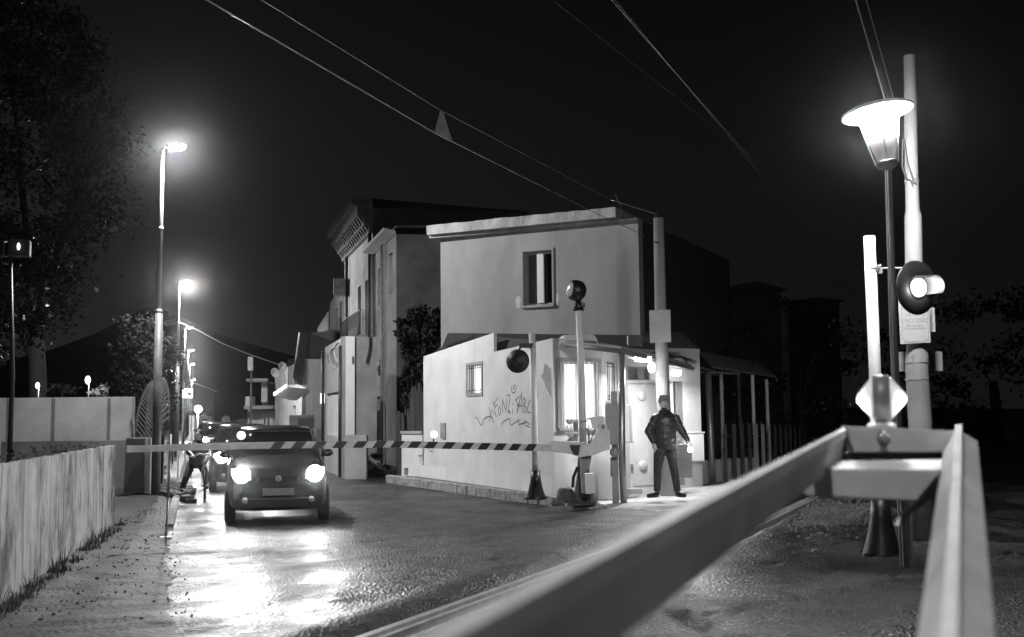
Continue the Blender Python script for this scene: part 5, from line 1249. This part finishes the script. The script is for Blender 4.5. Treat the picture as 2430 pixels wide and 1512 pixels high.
# ------------------------------------------------------------------ concrete poles and their signs
YP = 13.2
cpole = thing('concrete_pole', 'tall stepped concrete pole behind the lantern, with wires tied near its top', 'concrete pole', (P(2180, 1100, YP).x, YP, 0), 0, 'stepped concrete poles')
prof = [(2188, 1225, .145), (2183, 1000, .137), (2175, 880, .133), (2174.5, 842, .132), (2173, 832, .112), (2172, 815, .105), (2169, 700, .104), (2166, 512, .100), (2165, 500, .082), (2162, 400, .078), (2158, 133, .072)]
pr = [(P(x, y, YP), r) for x, y, r in prof]; pr[0] = (Vector((pr[0][0].x, YP, 0)), .145)
g = MB(); g.tube([p for p, r in pr], [r for p, r in pr], 22); g.build('shaft', 'concrete', cpole)
g = MB()
for y in (861, 901): q = P(2175, y, YP); g.lathe([(.137, -.006), (.140, -.006), (.140, .006), (.137, .006)], q, (0, 0, 1), 22, cap=False)
q = P(2163, 430, YP); g.lathe([(.082, -.015), (.088, -.015), (.088, .015), (.082, .015)], q, (0, 0, 1), 18, cap=False); g.build('bands', 'galv', cpole)
g = MB(); g.tube([P(2142, 330, YP - .1), P(2140, 395, YP - .12), P(2150, 425, YP - .1), P(2168, 432, YP - .1)], .01, 6); g.tube([P(2144, 330, YP - .1), P(2152, 385, YP - .1), P(2166, 428, YP - .1)], .012, 6)
for k in range(7): a = k; g.tube([P(2160 + 3 * math.cos(a), 428, YP - .1), P(2168 + 6 * math.cos(a * 2.1), 438 + 6 * math.sin(a), YP - .11)], .008, 5)
g.build('cable_tie', 'dark', cpole)
s_ = thing('notice_sign', 'white enamel no-entry notice with faded lettering under the round signal', 'sign', (P(2170, 800, YP).x, YP - .16, 0))
c9 = crop(2140, 700, 6.3); Ys = YP - .17; q = [P(*c9(x, y), Ys) for x, y in ((335, 210), (800, 210), (832, 860), (372, 885))]
g = MB(); g.prism(q, (0, .012, 0)); g.build('board', 'signboard', s_)
bd = [(385, 215), (395, 790), (425, 835), (470, 855), (740, 845), (790, 815), (800, 770), (780, 215)]
g = MB(); g.tube([P(*c9(x, y), Ys - .002) for x, y in bd], .0035, 5); g.build('border_line', 'inkfaint', s_)
xd = (P(*c9(800, 500), Ys) - P(*c9(400, 510), Ys)); xd.y = 0
for tx, cy, sz in (('VIETATO', 460, .062), ("L'ACCESSO", 550, .066), ('alle persone', 615, .040), ('non autorizzate', 660, .040)):
    text('lettering', tx, sz, P(*c9(590, cy), Ys - .003), xd, (0, 0, 1), 'inkfaint', s_)
g = MB(); a, b = P(*c9(350, 1305), YP + .2), P(*c9(1005, 1000), YP + .2); g.box(((a.x + b.x) / 2, YP + .2, (a.z + b.z) / 2), (b.x - a.x, .015, b.z - a.z), 0); t = g.build('back_board', mat('old board', .2, .8, .3, 5), None); tag(t, 'grey blank board strapped behind the concrete pole below the notice', 'board')
g = MB(); a, b = P(*c9(835, 700), YP + .05), P(*c9(862, 330), YP + .05); g.box(((a.x + b.x) / 2, YP + .05, (a.z + b.z) / 2), (b.x - a.x, .12, b.z - a.z)); tag(g.build('side_board', 'plate'), 'narrow edge of a second board behind the no-entry notice', 'board')
g = MB(); q = P(2146, 1341, 11.3); g.box((P(2143, 1100, 11.4).x + .0, 11.4, .55), (.085, .09, 1.35), .1, .006); tag(g.build('marker_post', 'concrete'), 'slim concrete marker post just behind the lantern pole', 'post')

Y2 = 21.25; sp2 = thing('concrete_pole', 'white concrete pole behind the standing guard, carrying a blank square board', 'concrete pole', (P(1586, 1170, Y2).x, Y2, 0), 0, 'stepped concrete poles')
prof = [(1584, 1175, .150), (1571, 900, .134), (1570, 838, .130), (1568.5, 815, .115), (1566, 700, .110), (1562, 518, .100)]
pr = [(P(x, y, Y2), r) for x, y, r in prof]; pr[0] = (Vector((pr[0][0].x, Y2, 0)), .155)
g = MB(); g.tube([p for p, r in pr], [r for p, r in pr], 22); g.build('shaft', 'concrete', sp2)
g = MB(); g.tube([P(1558, 516, Y2), P(1557, 505, Y2)], [.03, .01], 8); g.tube([P(1553, 575, Y2 - .1), P(1562, 577, Y2 - .1)], .02, 6); g.build('insulator', 'dark', sp2)
g = MB(); q = [P(x, y, Y2 - .16) for x, y in ((1540, 737), (1590, 735), (1592, 812), (1542, 814))]; g.prism(q, (0, .012, 0)); tag(g.build('square_board', 'signboard'), 'blank pale board fixed high on the pole behind the guard', 'sign')
g = MB(); q = [P(x, y, 23.2) for x, y in ((1584, 826), (1660, 828), (1658, 854), (1584, 838))]; g.prism(q, (0, .25, 0)); g.build('fascia', 'plaster_old', gh)

# ------------------------------------------------------------------ overhead wires
def wire(points, r, lab, m_='copperwire', sag=0):
    p = [Vector(q) for q in points]; L = []
    for a, b in zip(p[:-1], p[1:]):
        for k in range(12): L.append(a.lerp(b, k / 12) - up * sag * 4 * (k / 12) * (1 - k / 12))
    L.append(p[-1]); g = MB(); g.tube(L, r, 6); return tag(g.build('overhead_wire', m_), lab, 'wire', 'overhead wires of the railway')
def at_z(x, y, z): d = ray(x, y); return Vector((0, 0, CAM_H)) + d * ((z - CAM_H) / d.z)
a = at_z(1030, 315, 5.5); b = at_z(1400, 500, 5.5); d = (b - a)
WA = [at_z(490, 0, 5.5) - (a - at_z(490, 0, 5.5)) * .5, at_z(490, 0, 5.5), a, b, P(1530, 560, 23.9)]
wire(WA, .0075, 'thicker lower contact wire crossing the sky from the top left')
ZB = 5.88
WB = [at_z(620, 0, 5.93) - (at_z(1045, 262, ZB) - at_z(620, 0, 5.93)) * .5, at_z(620, 0, 5.93), at_z(1045, 262, ZB), at_z(1450, 475, 5.95), P(1556, 508, 20.25)]
wire(WB, .0045, 'thinner carrying wire running just above the contact wire')
t = thing('wire_hanger', 'flat triangular plate hanging between the two upper left wires', 'wire hanger', (a.x, a.y, 0))
g = MB(); q = [P(x, y, 14.8) for x, y in ((1044, 262), (1049, 264), (1071, 333), (1031, 313))]; g.prism(q, (.01, .02, 0)); g.build('plate', mat('hanger steel', .13, .6, .3, 8), t)
g = MB(); g.tube([P(1027, 312, 14.78), P(1072, 336, 14.78)], .014, 6); g.build('clamp', 'copperwire', t)
for (x0, y0, x1, y1, z, lab, r) in ((1450, 0, 1665, 245, 5.5, 'upper of two close faint wires right of the centre', .0024), (1458, 0, 1700, 290, 5.62, 'lower of two close faint wires right of the centre', .002),
        (2030, 0, 2100, 240, 5.5, 'left bright wire dropping to the lantern', .007), (2055, 0, 2121, 240, 5.9, 'right thin wire dropping to the lantern', .005), (1310, 0, 1640, 260, 6.4, 'very faint wire high above the flat-roofed house', .0012)):
    p, q = at_z(x0, y0, z), at_z(x1, y1, z); wire([p - (q - p) * .4, p, q, q + (q - p) * (.25 if x0 > 2000 else .9)], r, lab)
g = MB(); L = [P(*q) for q in ((424, 764, 50), (466, 783, 52), (525, 814, 54), (583, 838, 57), (661, 865, 60))]; g.tube(L, .03, 5); tag(g.build('street_cable', 'plate'), 'pale cable slung from the second lamp post to the far houses', 'cable')
g = MB(); L = [P(*q) for q in ((448, 905, 75), (476, 915, 76), (515, 930, 78))]; g.tube(L, .03, 5); tag(g.build('street_cable', 'plate'), 'shorter pale cable beside the lit square sign', 'cable')

# ------------------------------------------------------------------ cars
def loft(mb, secs, close=True):
    rings = [[mb.bm.verts.new(p) for p in s] for s in secs]; n_ = len(rings[0])
    for i in range(len(rings) - 1):
        for j in range(n_): 
            f = mb.bm.faces.new((rings[i][j], rings[i][(j + 1) % n_], rings[i + 1][(j + 1) % n_], rings[i + 1][j])); f.smooth = True
    mb.bm.faces.new(rings[0]); mb.bm.faces.new(rings[-1][::-1])
def sub(o, l=2):
    m_ = o.modifiers.new('sub', 'SUBSURF'); m_.levels = l; m_.render_levels = l; return o
def make_car(lab, loc, rz, paint='carpaint', group='cars queuing down the road'):
    t = thing('car', lab, 'car', (0, 0, 0), 0, group)
    secs = []
    for y, w, zb, zt in ((0, .58, .34, .72), (.03, .68, .26, .80), (.14, .76, .21, .90), (.45, .80, .20, .98), (.90, .825, .20, 1.06), (1.35, .835, .20, 1.08), (2.6, .835, .20, 1.10), (3.4, .82, .22, 1.10), (3.70, .78, .26, 1.04), (3.78, .70, .34, .90)):
        h = [(w * .6, zb), (w * .93, zb + .02), (w, zb + .14), (w, (zb + zt) / 2), (w * .985, zt - .16), (w * .93, zt - .04), (w * .72, zt), (w * .35, zt + .025)]
        secs.append([Vector((x, y, z)) for x, z in h] + [Vector((-x, y, z)) for x, z in h[::-1]])
    g = MB(); loft(g, secs); body = sub(g.build('body', paint, t))
    # glasshouse
    g = MB(); secs = []
    for y, w, zb, zt, wt in ((.98, .70, 1.0, 1.045, .66), (1.30, .73, 1.0, 1.30, .63), (1.62, .745, 1.0, 1.485, .58), (2.2, .75, 1.0, 1.53, .585), (2.9, .74, 1.0, 1.51, .58), (3.35, .72, 1.0, 1.42, .57), (3.62, .68, 1.0, 1.08, .60)):
        secs.append([Vector(p) for p in ((w, y, zb), (wt, y, zt), (wt * .6, y, zt + .02), (-wt * .6, y, zt + .02), (-wt, y, zt), (-w, y, zb))])
    loft(g, secs); g.build('windows', 'glassdark', t)
    g = MB(); secs = []
    for y, wt, zt in ((1.56, .585, 1.478), (1.75, .60, 1.515), (2.2, .605, 1.548), (2.9, .60, 1.53), (3.36, .58, 1.44)):
        secs.append([Vector(p) for p in ((wt, y, zt - .03), (wt * .97, y, zt), (wt * .5, y, zt + .03), (-wt * .5, y, zt + .03), (-wt * .97, y, zt), (-wt, y, zt - .03))])
    loft(g, secs); g.build('roof', paint, t)
    for s_ in (-1, 1):
      g = MB(); g.tube([(.70 * s_, .96, 1.04), (.645 * s_, 1.30, 1.30), (.595 * s_, 1.62, 1.50)], .028, 6); g.build('pillar', paint, t); g = MB(); g.tube([(.75 * s_, 2.15, 1.02), (.605 * s_, 2.18, 1.53)], .03, 6); g.build('pillar', paint, t); g = MB(); g.tube([(.70 * s_, 3.6, 1.05), (.585 * s_, 3.36, 1.44)], .04, 6); g.build('pillar', paint, t)
    for s_ in (-1, 1):
        g = MB(); g.ell((.86 * s_, 1.22, 1.10), (.10, .05, .065)); g.tube([(.76 * s_, 1.24, 1.05), (.86 * s_, 1.24, 1.08)], .018, 6); g.build('mirror', paint, t)
        hl = MB(); hl.prism([Vector((x * s_, y_, z)) for x, y_, z in ((.43, .035, .73), (.50, .035, .87), (.62, .08, .905), (.735, .17, .90), (.735, .17, .80), (.60, .055, .72))], (0, .06, 0))
        bmesh.ops.translate(hl.bm, verts=hl.bm.verts[:], vec=(0, -.035, 0)); hl.build('headlight', 'headglow', t)
        g = MB(); g.lathe([(.13, 0), (.12, -.02), (0, -.03)], (.575 * s_, .028, .81), (0, -1, 0), 20); g.lathe([(.13, 0), (.132, .02), (.09, .05), (0, .055)], (.575 * s_, .02, .81), (0, -1, 0), 20); g.build('headlight_bulb', 'head', t)
        light('SPOT', 'headlight_beam', (.575 * s_, -.07, .81), HEAD_W, t, spot_size=R(95), spot_blend=.8, shadow_soft_size=.05, direction=(.02 * s_, -1, -.2))
        light('SPOT', 'headlight_hot_spot', (.575 * s_, -.06, .81), HOT_W, t, spot_size=R(15), spot_blend=1.0, shadow_soft_size=.06, direction=(.0, -1, -.025))
        g = MB(); g.lathe([(.05, 0), (.05, .02), (0, .025)], (.52 * s_, .02, .40), (0, -1, 0), 14); g.build('fog_light', 'reflector' if 0 else 'plate', t)
        for y in (.70, 3.08):
            g = MB(); g.lathe([(.20, -.09), (.285, -.085), (.30, -.05), (.30, .05), (.285, .085), (.20, .09)], (.755 * s_, y, .30), (s_, 0, 0), 28); wh = g.build('wheel', 'rubber', t)
            g = MB(); g.lathe([(.195, .06), (.20, .092), (.06, .075), (0, .085)], (.755 * s_, y, .30), (s_, 0, 0), 20); g.build('rim', 'galv', wh)
    g = MB(); g.box((0, .012, .74), (.62, .05, .09), 0, .01); g.build('grille', 'black', t)
    g = MB(); g.box((0, .0, .36), (.95, .06, .14), 0, .02); g.build('intake', 'black', t)
    g = MB(); g.box((0, -.035, .53), (.50, .02, .11), 0, .004); g.build('number_plate', mat('number plate', .26, .5), t)
    g = MB(); g.lathe([(.05, 0), (.045, .012), (0, .015)], (0, -.018, .74), (0, -1, 0), 18); g.build('badge', 'galv', t)
    g = MB(); g.box((.10, 1.50, 1.36), (.24, .03, .07), 0, .01); g.build('rear_mirror', 'dark', t)
    g = MB(); g.tube([(-.6, 1.02, 1.075), (-.15, 1.10, 1.12)], .012, 5); g.tube([(.0, 1.0, 1.075), (.45, 1.08, 1.12)], .012, 5); g.build('wipers', 'black', t)
    t.location = loc; t.rotation_euler = (0, 0, rz)
    return t
HEAD_W = 55; HOT_W = 380
cx_ = P(660, 1200, 17.75).x
car1 = make_car('dark hatchback waiting at the closed barrier with blazing headlights', (cx_, 17.75, 0), R(13.5))
for (x, Y, lab) in ((585, 25.8, 'second car in the queue, one headlight showing beside the dark hatchback'), (521, 46, 'distant car behind the cyclist, lights glinting over the barrier arm'), (500, 60, 'farthest pale car in the line down the road')):
    o = dup(car1, (P(x, 1100, Y).x, Y, 0), R(15.5)); o['label'] = lab
    if Y > 40:
        for c in list(o.children):
            if c.type == 'LIGHT': bpy.data.objects.remove(c)
q = P(*c8(770, 310), 19.2)

# ------------------------------------------------------------------ people
def blob(o, vox, sm=6):
    r = o.modifiers.new('remesh', 'REMESH'); r.mode = 'VOXEL'; r.voxel_size = vox; r.use_smooth_shade = True
    s = o.modifiers.new('smooth', 'SMOOTH'); s.factor = .5; s.iterations = sm; return o
def limb(mb, a, b, r0, r1, n=12): mb.tube([a, a.lerp(b, .5), b], [r0, (r0 + r1) / 2 * 1.02, r1], n); mb.ell(a, (r0,) * 3, 12); mb.ell(b, (r1,) * 3, 12)
def puffy(mb, a, b, r0, r1, rolls, amp):
    K = rolls * 6; pts = [a.lerp(b, k / K) for k in range(K + 1)]
    mb.tube(pts, [(r0 + (r1 - r0) * k / K) * (1 - amp + amp * abs(math.sin(math.pi * k / 6))) for k in range(K + 1)], 14); mb.ell(a, (r0,) * 3, 12); mb.ell(b, (r1 * .95,) * 3, 12)
def hand(mb, wrist, d, side, L=.185, curl=.5):
    d = d.normalized(); n = d.cross(side).normalized(); s = n.cross(d).normalized() * (1 if side.length else 1)
    pc = wrist + d * L * .28
    mb.tube([wrist - d * .05, wrist, pc], [.027, .028, .036], 10); rot = Matrix((s, d, n)).transposed()
    mb.ell(pc, (.042, L * .30, .019), 12, rot)
    for k in range(4):
        b = wrist + d * L * .52 + s * (-.030 + .020 * k); l = L * (.40, .47, .44, .34)[k]
        m_ = b + d * l * .5 + n * l * .12 * curl; e_ = m_ + (d * (1 - curl * .5) + n * curl).normalized() * l * .5
        mb.tube([b - d * .02, b, m_, e_], [.0095, .0095, .009, .007], 8); mb.ell(e_, (.0072,) * 3, 8)
    b = wrist + d * L * .16 - s * .034; m_ = b + (d * .7 - s * .7).normalized() * .038 + n * .008; e_ = m_ + (d * .95 - s * .2 + n * .25).normalized() * .032
    mb.tube([b + s * .015, b, m_, e_], [.014, .0135, .011, .0085], 8); mb.ell(e_, (.0088,) * 3, 8)

YPn = 19.2
def J(x, y, dy=0): return P(*cp(x, y), YPn + dy)
gd = thing('person', 'person standing legs apart in a knit cap and puffer jacket, hand lamp held low', 'person', (J(350, 1425).x, YPn, 0))
zg = J(350, 1425).z
hc0 = J(328, 185)
g = MB()
g.ell(hc0 + Vector((0, .01, .015)), (.078, .098, .108), 24); g.ell(hc0 + Vector((0, -.02, -.055)), (.060, .070, .062), 20)       # skull, jaw
g.tube([hc0 + Vector((0, .02, -.05)), hc0 + Vector((0, .03, -.20))], [.055, .062], 16)
g.ell(hc0 + Vector((0, -.098, -.020)), (.0135, .020, .026), 12); g.ell(hc0 + Vector((0, -.108, -.033)), (.016, .014, .011), 12)   # nose
g.ell(hc0 + Vector((0, -.088, .012)), (.052, .016, .012), 12)                                                                      # brow
g.ell(hc0 + Vector((0, -.082, -.066)), (.026, .012, .006), 10); g.ell(hc0 + Vector((0, -.082, -.077)), (.022, .012, .007), 10)    # lips
for s_ in (-1, 1):
    g.ell(hc0 + Vector((.040 * s_, -.070, -.030)), (.022, .022, .018), 10); g.ell(hc0 + Vector((.080 * s_, .01, -.015)), (.010, .020, .030), 10)
g.tube([hc0 + Vector((0, .03, -.18)), J(345, 500, .03), J(350, 770, .02)], [.07, .12, .09], 14)
for a, b, c in ((J(270, 830), J(245, 1050, -.02), J(240, 1330)), (J(425, 830), J(462, 1050, -.02), J(510, 1340))):
    limb(g, a, b, .085, .055); limb(g, b, c, .055, .038)
sl, el, wl_ = J(185, 385, .03), J(125, 560, .02), J(190, 715, -.09)
sr, er, wr = J(505, 375, .03), J(570, 560, .0), J(640, 690, -.08)
for a, b, c in ((sl, el, wl_), (sr, er, wr)): limb(g, a, b, .05, .04); limb(g, b, c, .04, .028)
hand(g, wl_, Vector((.25, -.05, -1)), Vector((.3, -1, 0)), .18, .7); hand(g, wr, Vector((.35, -.25, -1)), Vector((0, -1, 0)), .18, 1.0)
body = blob(g.build('body', 'skin', gd), .0065, 2)
# eyes, brows, stubble line
g = MB()
for s_ in (-1, 1): g.ell(hc0 + Vector((.030 * s_, -.086, -.004)), (.011, .007, .006), 10)
g.build('eyes', 'black', body)
g = MB(); g.ell(hc0 + Vector((0, -.048, -.092)), (.050, .036, .022), 16); g.ell(hc0 + Vector((0, -.090, -.050)), (.026, .007, .005), 10); g.build('beard', mat('short beard', .07, .95, .3, 90), gd)
# jacket
g = MB(); K = 42; cs = [(J(345, 300, .03), .10, .08), (J(345, 350, .03), .175, .11), (J(345, 400, .02), .205, .135), (J(345, 500, .02), .205, .15), (J(345, 600, .01), .195, .155), (J(345, 690, .01), .19, .15), (J(348, 752, .01), .182, .142)]
rings = []
for k in range(K + 1):
    t_ = k / K * (len(cs) - 1); i = min(int(t_), len(cs) - 2); f = t_ - i; c = cs[i][0].lerp(cs[i + 1][0], f); rx = cs[i][1] * (1 - f) + cs[i + 1][1] * f; ry = cs[i][2] * (1 - f) + cs[i + 1][2] * f
    pf = 1 + .06 * (abs(math.sin(math.pi * k / 7)) - .6); rg = []
    for j in range(28):
        a = 2 * math.pi * j / 28; wob = 1 + .03 * noise.noise(Vector((math.cos(a) * 2, k * .3, math.sin(a) * 2))); rg.append(c + Vector((math.cos(a) * rx * pf * wob, math.sin(a) * ry * pf * wob, .012 * math.sin(a * 3 + k))))
    rings.append(rg)
loft(g, rings)
puffy(g, J(212, 392, .02), el + Vector((-.005, 0, 0)), .078, .070, 3, .14); puffy(g, el, wl_ + Vector((0, .01, .02)), .070, .050, 3, .16)
puffy(g, J(480, 388, .02), er, .078, .070, 3, .14); puffy(g, er, wr + Vector((0, .01, .02)), .070, .048, 3, .16)
jk = blob(g.build('jacket', 'cloth', gd), .010, 2)
g = MB(); zp = [J(345, 370, -.12), J(338, 500, -.148), J(340, 640, -.150)]; g.tube(zp, .006, 6); g.build('zip', 'galv', jk)
g = MB(); g.tube([J(350, 690, 0), J(350, 745, .01), J(350, 800, .01)], [.150, .158, .160], 20)
for a, b, c in ((J(275, 800), J(245, 1060, -.02), J(238, 1345)), (J(420, 800), J(462, 1060, -.02), J(508, 1350))):
    K = 26; pts = [(a.lerp(b, k / 13) if k <= 13 else b.lerp(c, (k - 13) / 13)) for k in range(K + 1)]
    g.tube(pts, [(.108 - .036 * k / 13 if k <= 13 else .072 - .012 * (k - 13) / 13) * (1 + .035 * math.sin(k * 2.3)) for k in range(K + 1)], 16)
blob(g.build('trousers', 'jeans', gd), .010, 2)
for ax_, tx_, nm in ((238, 135, 0), (508, 595, 1)):
    a = J(ax_, 1380, .03); tip = J(tx_, 1412, -.13); g = MB(); z0 = zg + .03
    g.ell(Vector((a.x, a.y, zg + .06)), (.045, .06, .055), 14); m_ = a.lerp(tip, .5); v = Vector((tip.x - a.x, tip.y - a.y, 0)); rot = Matrix.Rotation(math.atan2(v.y, v.x), 3, 'Z')
    g.ell(Vector((m_.x, m_.y, zg + .042)), (v.length * .72, .048, .040), 16, rot); g.ell(Vector((tip.x, tip.y, zg + .038)), (.05, .045, .034), 14, rot); sh = blob(g.build('shoe', 'shoe', gd), .008, 2)
    g = MB(); g.ell(Vector((m_.x, m_.y, zg + .010)), (v.length * .80, .050, .014), 16, rot); g.build('sole', 'rubber', sh)
g = MB(); g.ell(hc0 + Vector((0, .022, .050)), (.092, .110, .092), 24); g.lathe([(.088, -.012), (.097, -.008), (.099, .012), (.094, .028)], hc0 + Vector((0, .012, .022)), (0, -.12, 1), 28)
for s_ in (-1, 1): g.ell(hc0 + Vector((.062 * s_, .015, .125)), (.015, .015, .018), 10)
blob(g.build('knit_cap', 'wool', gd), .008, 2)
g = MB(); g.lathe([(.085, -.02), (.10, .0), (.105, .03), (.095, .06), (.075, .075)], J(335, 330, .02), (0, .05, 1), 20); g.ell(J(350, 315, -.05), (.080, .06, .045), 16); g.ell(J(372, 335, -.09), (.07, .05, .05), 14); blob(g.build('scarf', 'scarf', gd), .01, 2)
# hand lamp
tp_ = J(676, 800, -.16)
tt = thing('hand_lamp', 'blazing hand lamp held low by the standing person', 'lamp', (tp_.x, tp_.y, tp_.z - .05))
g = MB(); g.lathe([(.02, -.14), (.022, -.04), (.04, 0), (.045, .02), (.04, .022)], tp_ + Vector((0, .03, 0)), (.05, -1, -.1), 18); g.build('casing', 'dark', tt)
g = MB(); g.ell(tp_, (.042, .03, .042)); g.build('bulb', 'torch', tt); light('SPOT', 'lamp_glow', tp_ + Vector((0, -.04, 0)), 60, tt, shadow_soft_size=.03, spot_size=R(130), spot_blend=.5, direction=(-.12, -1, -.15))

# cyclist
YB_ = 23.0
def Jb(x, y, dy=0): return P(*c2(x, y), YB_ + dy)
cy_ = thing('person', 'cyclist in dark clothes astride a bicycle left of the waiting car', 'person', (Jb(1465, 1100).x, YB_, 0))
h0 = Jb(1466, 648); g = MB(); g.ell(h0 + Vector((0, .01, .01)), (.075, .09, .10), 20); g.ell(h0 + Vector((-.02, -.02, -.05)), (.055, .06, .055), 16); g.ell(h0 + Vector((-.02, -.10, -.015)), (.013, .018, .022), 10)
for s_ in (-1, 1): g.ell(h0 + Vector((.076 * s_, .01, -.01)), (.01, .02, .03), 10)
g.tube([h0 + Vector((0, .02, -.05)), Jb(1465, 705), Jb(1465, 830, .1)], [.05, .11, .12], 14)
lw_, rw_ = Jb(1400, 800, -.30), Jb(1525, 800, -.30)
for a, b, c in ((Jb(1408, 715), Jb(1385, 770, -.08), lw_), (Jb(1522, 715), Jb(1540, 770, -.08), rw_)): limb(g, a, b, .045, .036); limb(g, b, c, .036, .026); hand(g, c, Vector((0, -1, -.2)), Vector((1, 0, 0)), .15, 1.0)
for a, b, c in ((Jb(1435, 850, .15), Jb(1375, 950, -.05), Jb(1355, 1045, .05)), (Jb(1495, 850, .15), Jb(1505, 930, -.12), Jb(1522, 1020, .05))): limb(g, a, b, .08, .055); limb(g, b, c, .055, .036)
b_ = blob(g.build('body', 'skin', cy_), .009, 2)
g = MB(); g.ell(h0 + Vector((.01, .03, .03)), (.088, .10, .10), 18); g.ell(h0 + Vector((.07, .04, -.03)), (.03, .06, .09), 12); blob(g.build('hair', 'hair', cy_), .012)
g = MB(); g.tube([Jb(1465, 680, .02), Jb(1465, 715, .02), Jb(1465, 780, .04), Jb(1465, 850, .1)], [.08, .19, .185, .16], 18)
for a, b, c in ((Jb(1412, 715), Jb(1385, 770, -.08), lw_), (Jb(1518, 715), Jb(1540, 770, -.08), rw_)): limb(g, a, b, .07, .06); limb(g, b, c + Vector((0, .04, 0)), .06, .042)
blob(g.build('coat', 'cloth', cy_), .012)
g = MB(); g.ell(Jb(1465, 850, .15), (.17, .16, .12), 16)
for a, b, c in ((Jb(1435, 850, .15), Jb(1375, 950, -.05), Jb(1355, 1035, .05)), (Jb(1495, 850, .15), Jb(1505, 930, -.12), Jb(1522, 1010, .05))): limb(g, a, b, .10, .07); limb(g, b, c, .07, .055)
blob(g.build('trousers', 'jeans', cy_), .012)
for q in (Jb(1350, 1048, .0), Jb(1526, 1028, .0)):
    g = MB(); g.ell(q + Vector((0, -.04, 0)), (.045, .12, .045), 14); g.build('shoe', 'shoe', cy_)
bk = thing('bicycle', 'bicycle seen head-on under the cyclist, front wheel on the road', 'bicycle', (Jb(1470, 1120).x, YB_, 0))
fw = Jb(1470, 1010, -.38); fw.z = .34; bx0 = fw.x
def wheel(c, nm='wheel'):
    g = MB(); n_ = 40
    pts = [c + Vector((0, math.cos(a) * .325, math.sin(a) * .325)) for a in [2 * math.pi * k / n_ for k in range(n_ + 1)]]; g.tube(pts, .018, 8); w_ = g.build(nm, 'rubber', bk)
    g = MB()
    for k in range(16): a = math.pi * k / 8; g.tube([c, c + Vector((0, math.cos(a) * .31, math.sin(a) * .31))], .0025, 4)
    g.tube([c - Vector((.05, 0, 0)), c + Vector((.05, 0, 0))], .02, 8); g.build('spokes', 'galv', w_)
wheel(fw); bw = fw + Vector((.02, 1.02, 0)); wheel(bw)
g = MB(); st_ = fw + Vector((0, .16, .50)); bb = fw + Vector((0, .58, -.06)); se = fw + Vector((0, .76, .42))
for a, b in ((st_, bb), (st_ - up * .06, se), (bb, se), (bb, bw), (se, bw)): g.tube([a, b], .015, 8)
g.build('frame', 'dark', bk)
g = MB(); g.tube([fw + Vector((-.05, 0, 0)), fw + Vector((-.05, .10, .36)), st_ - up * .1], .011, 6); g.tube([fw + Vector((.05, 0, 0)), fw + Vector((.05, .10, .36)), st_ - up * .1], .011, 6); g.tube([st_ - up * .1, st_ + up * .12], .014, 8); g.build('fork', 'galv', bk)
g = MB(); hb_ = st_ + up * .13; g.tube([Vector((lw_.x, lw_.y, lw_.z)), hb_ + Vector((-.1, 0, .02)), hb_, hb_ + Vector((.1, 0, .02)), Vector((rw_.x, rw_.y, rw_.z))], .012, 8); g.build('handlebar', 'galv', bk)
g = MB(); g.ell(se + up * .06, (.07, .14, .03), 12); g.tube([se, se + up * .05], .013, 6); g.build('saddle', 'rubber', bk)
g = MB(); g.tube([bb - Vector((.12, 0, .08)), bb - Vector((.06, 0, .08)), bb + Vector((.06, 0, .08)), bb + Vector((.12, 0, .08))], .012, 6); g.build('cranks', 'galv', bk)
g = MB(); g.lathe([(.05, 0), (.045, .03), (0, .035)], st_ + Vector((0, -.09, -.02)), (0, -1, 0), 14); g.build('front_lamp', 'plate', bk)

for o in (cy_, bk): o.rotation_euler.z = R(15.5)

# ------------------------------------------------------------------ night haze
HAZE = True
if HAZE:
    m = bpy.data.materials.new('night haze'); m.use_nodes = True; n = m.node_tree; n.nodes.clear()
    o = n.nodes.new('ShaderNodeOutputMaterial'); v = n.nodes.new('ShaderNodeVolumePrincipled')
    v.inputs['Color'].default_value = (.9, .9, .9, 1); v.inputs['Density'].default_value = .00022; v.inputs['Anisotropy'].default_value = .975
    n.links.new(v.outputs[0], o.inputs['Volume'])
    g = MB(); g.box((0, 330, 98.5), (860, 740, 200)); h = g.build('haze', m); tag(h, None, None, None, 'stuff')
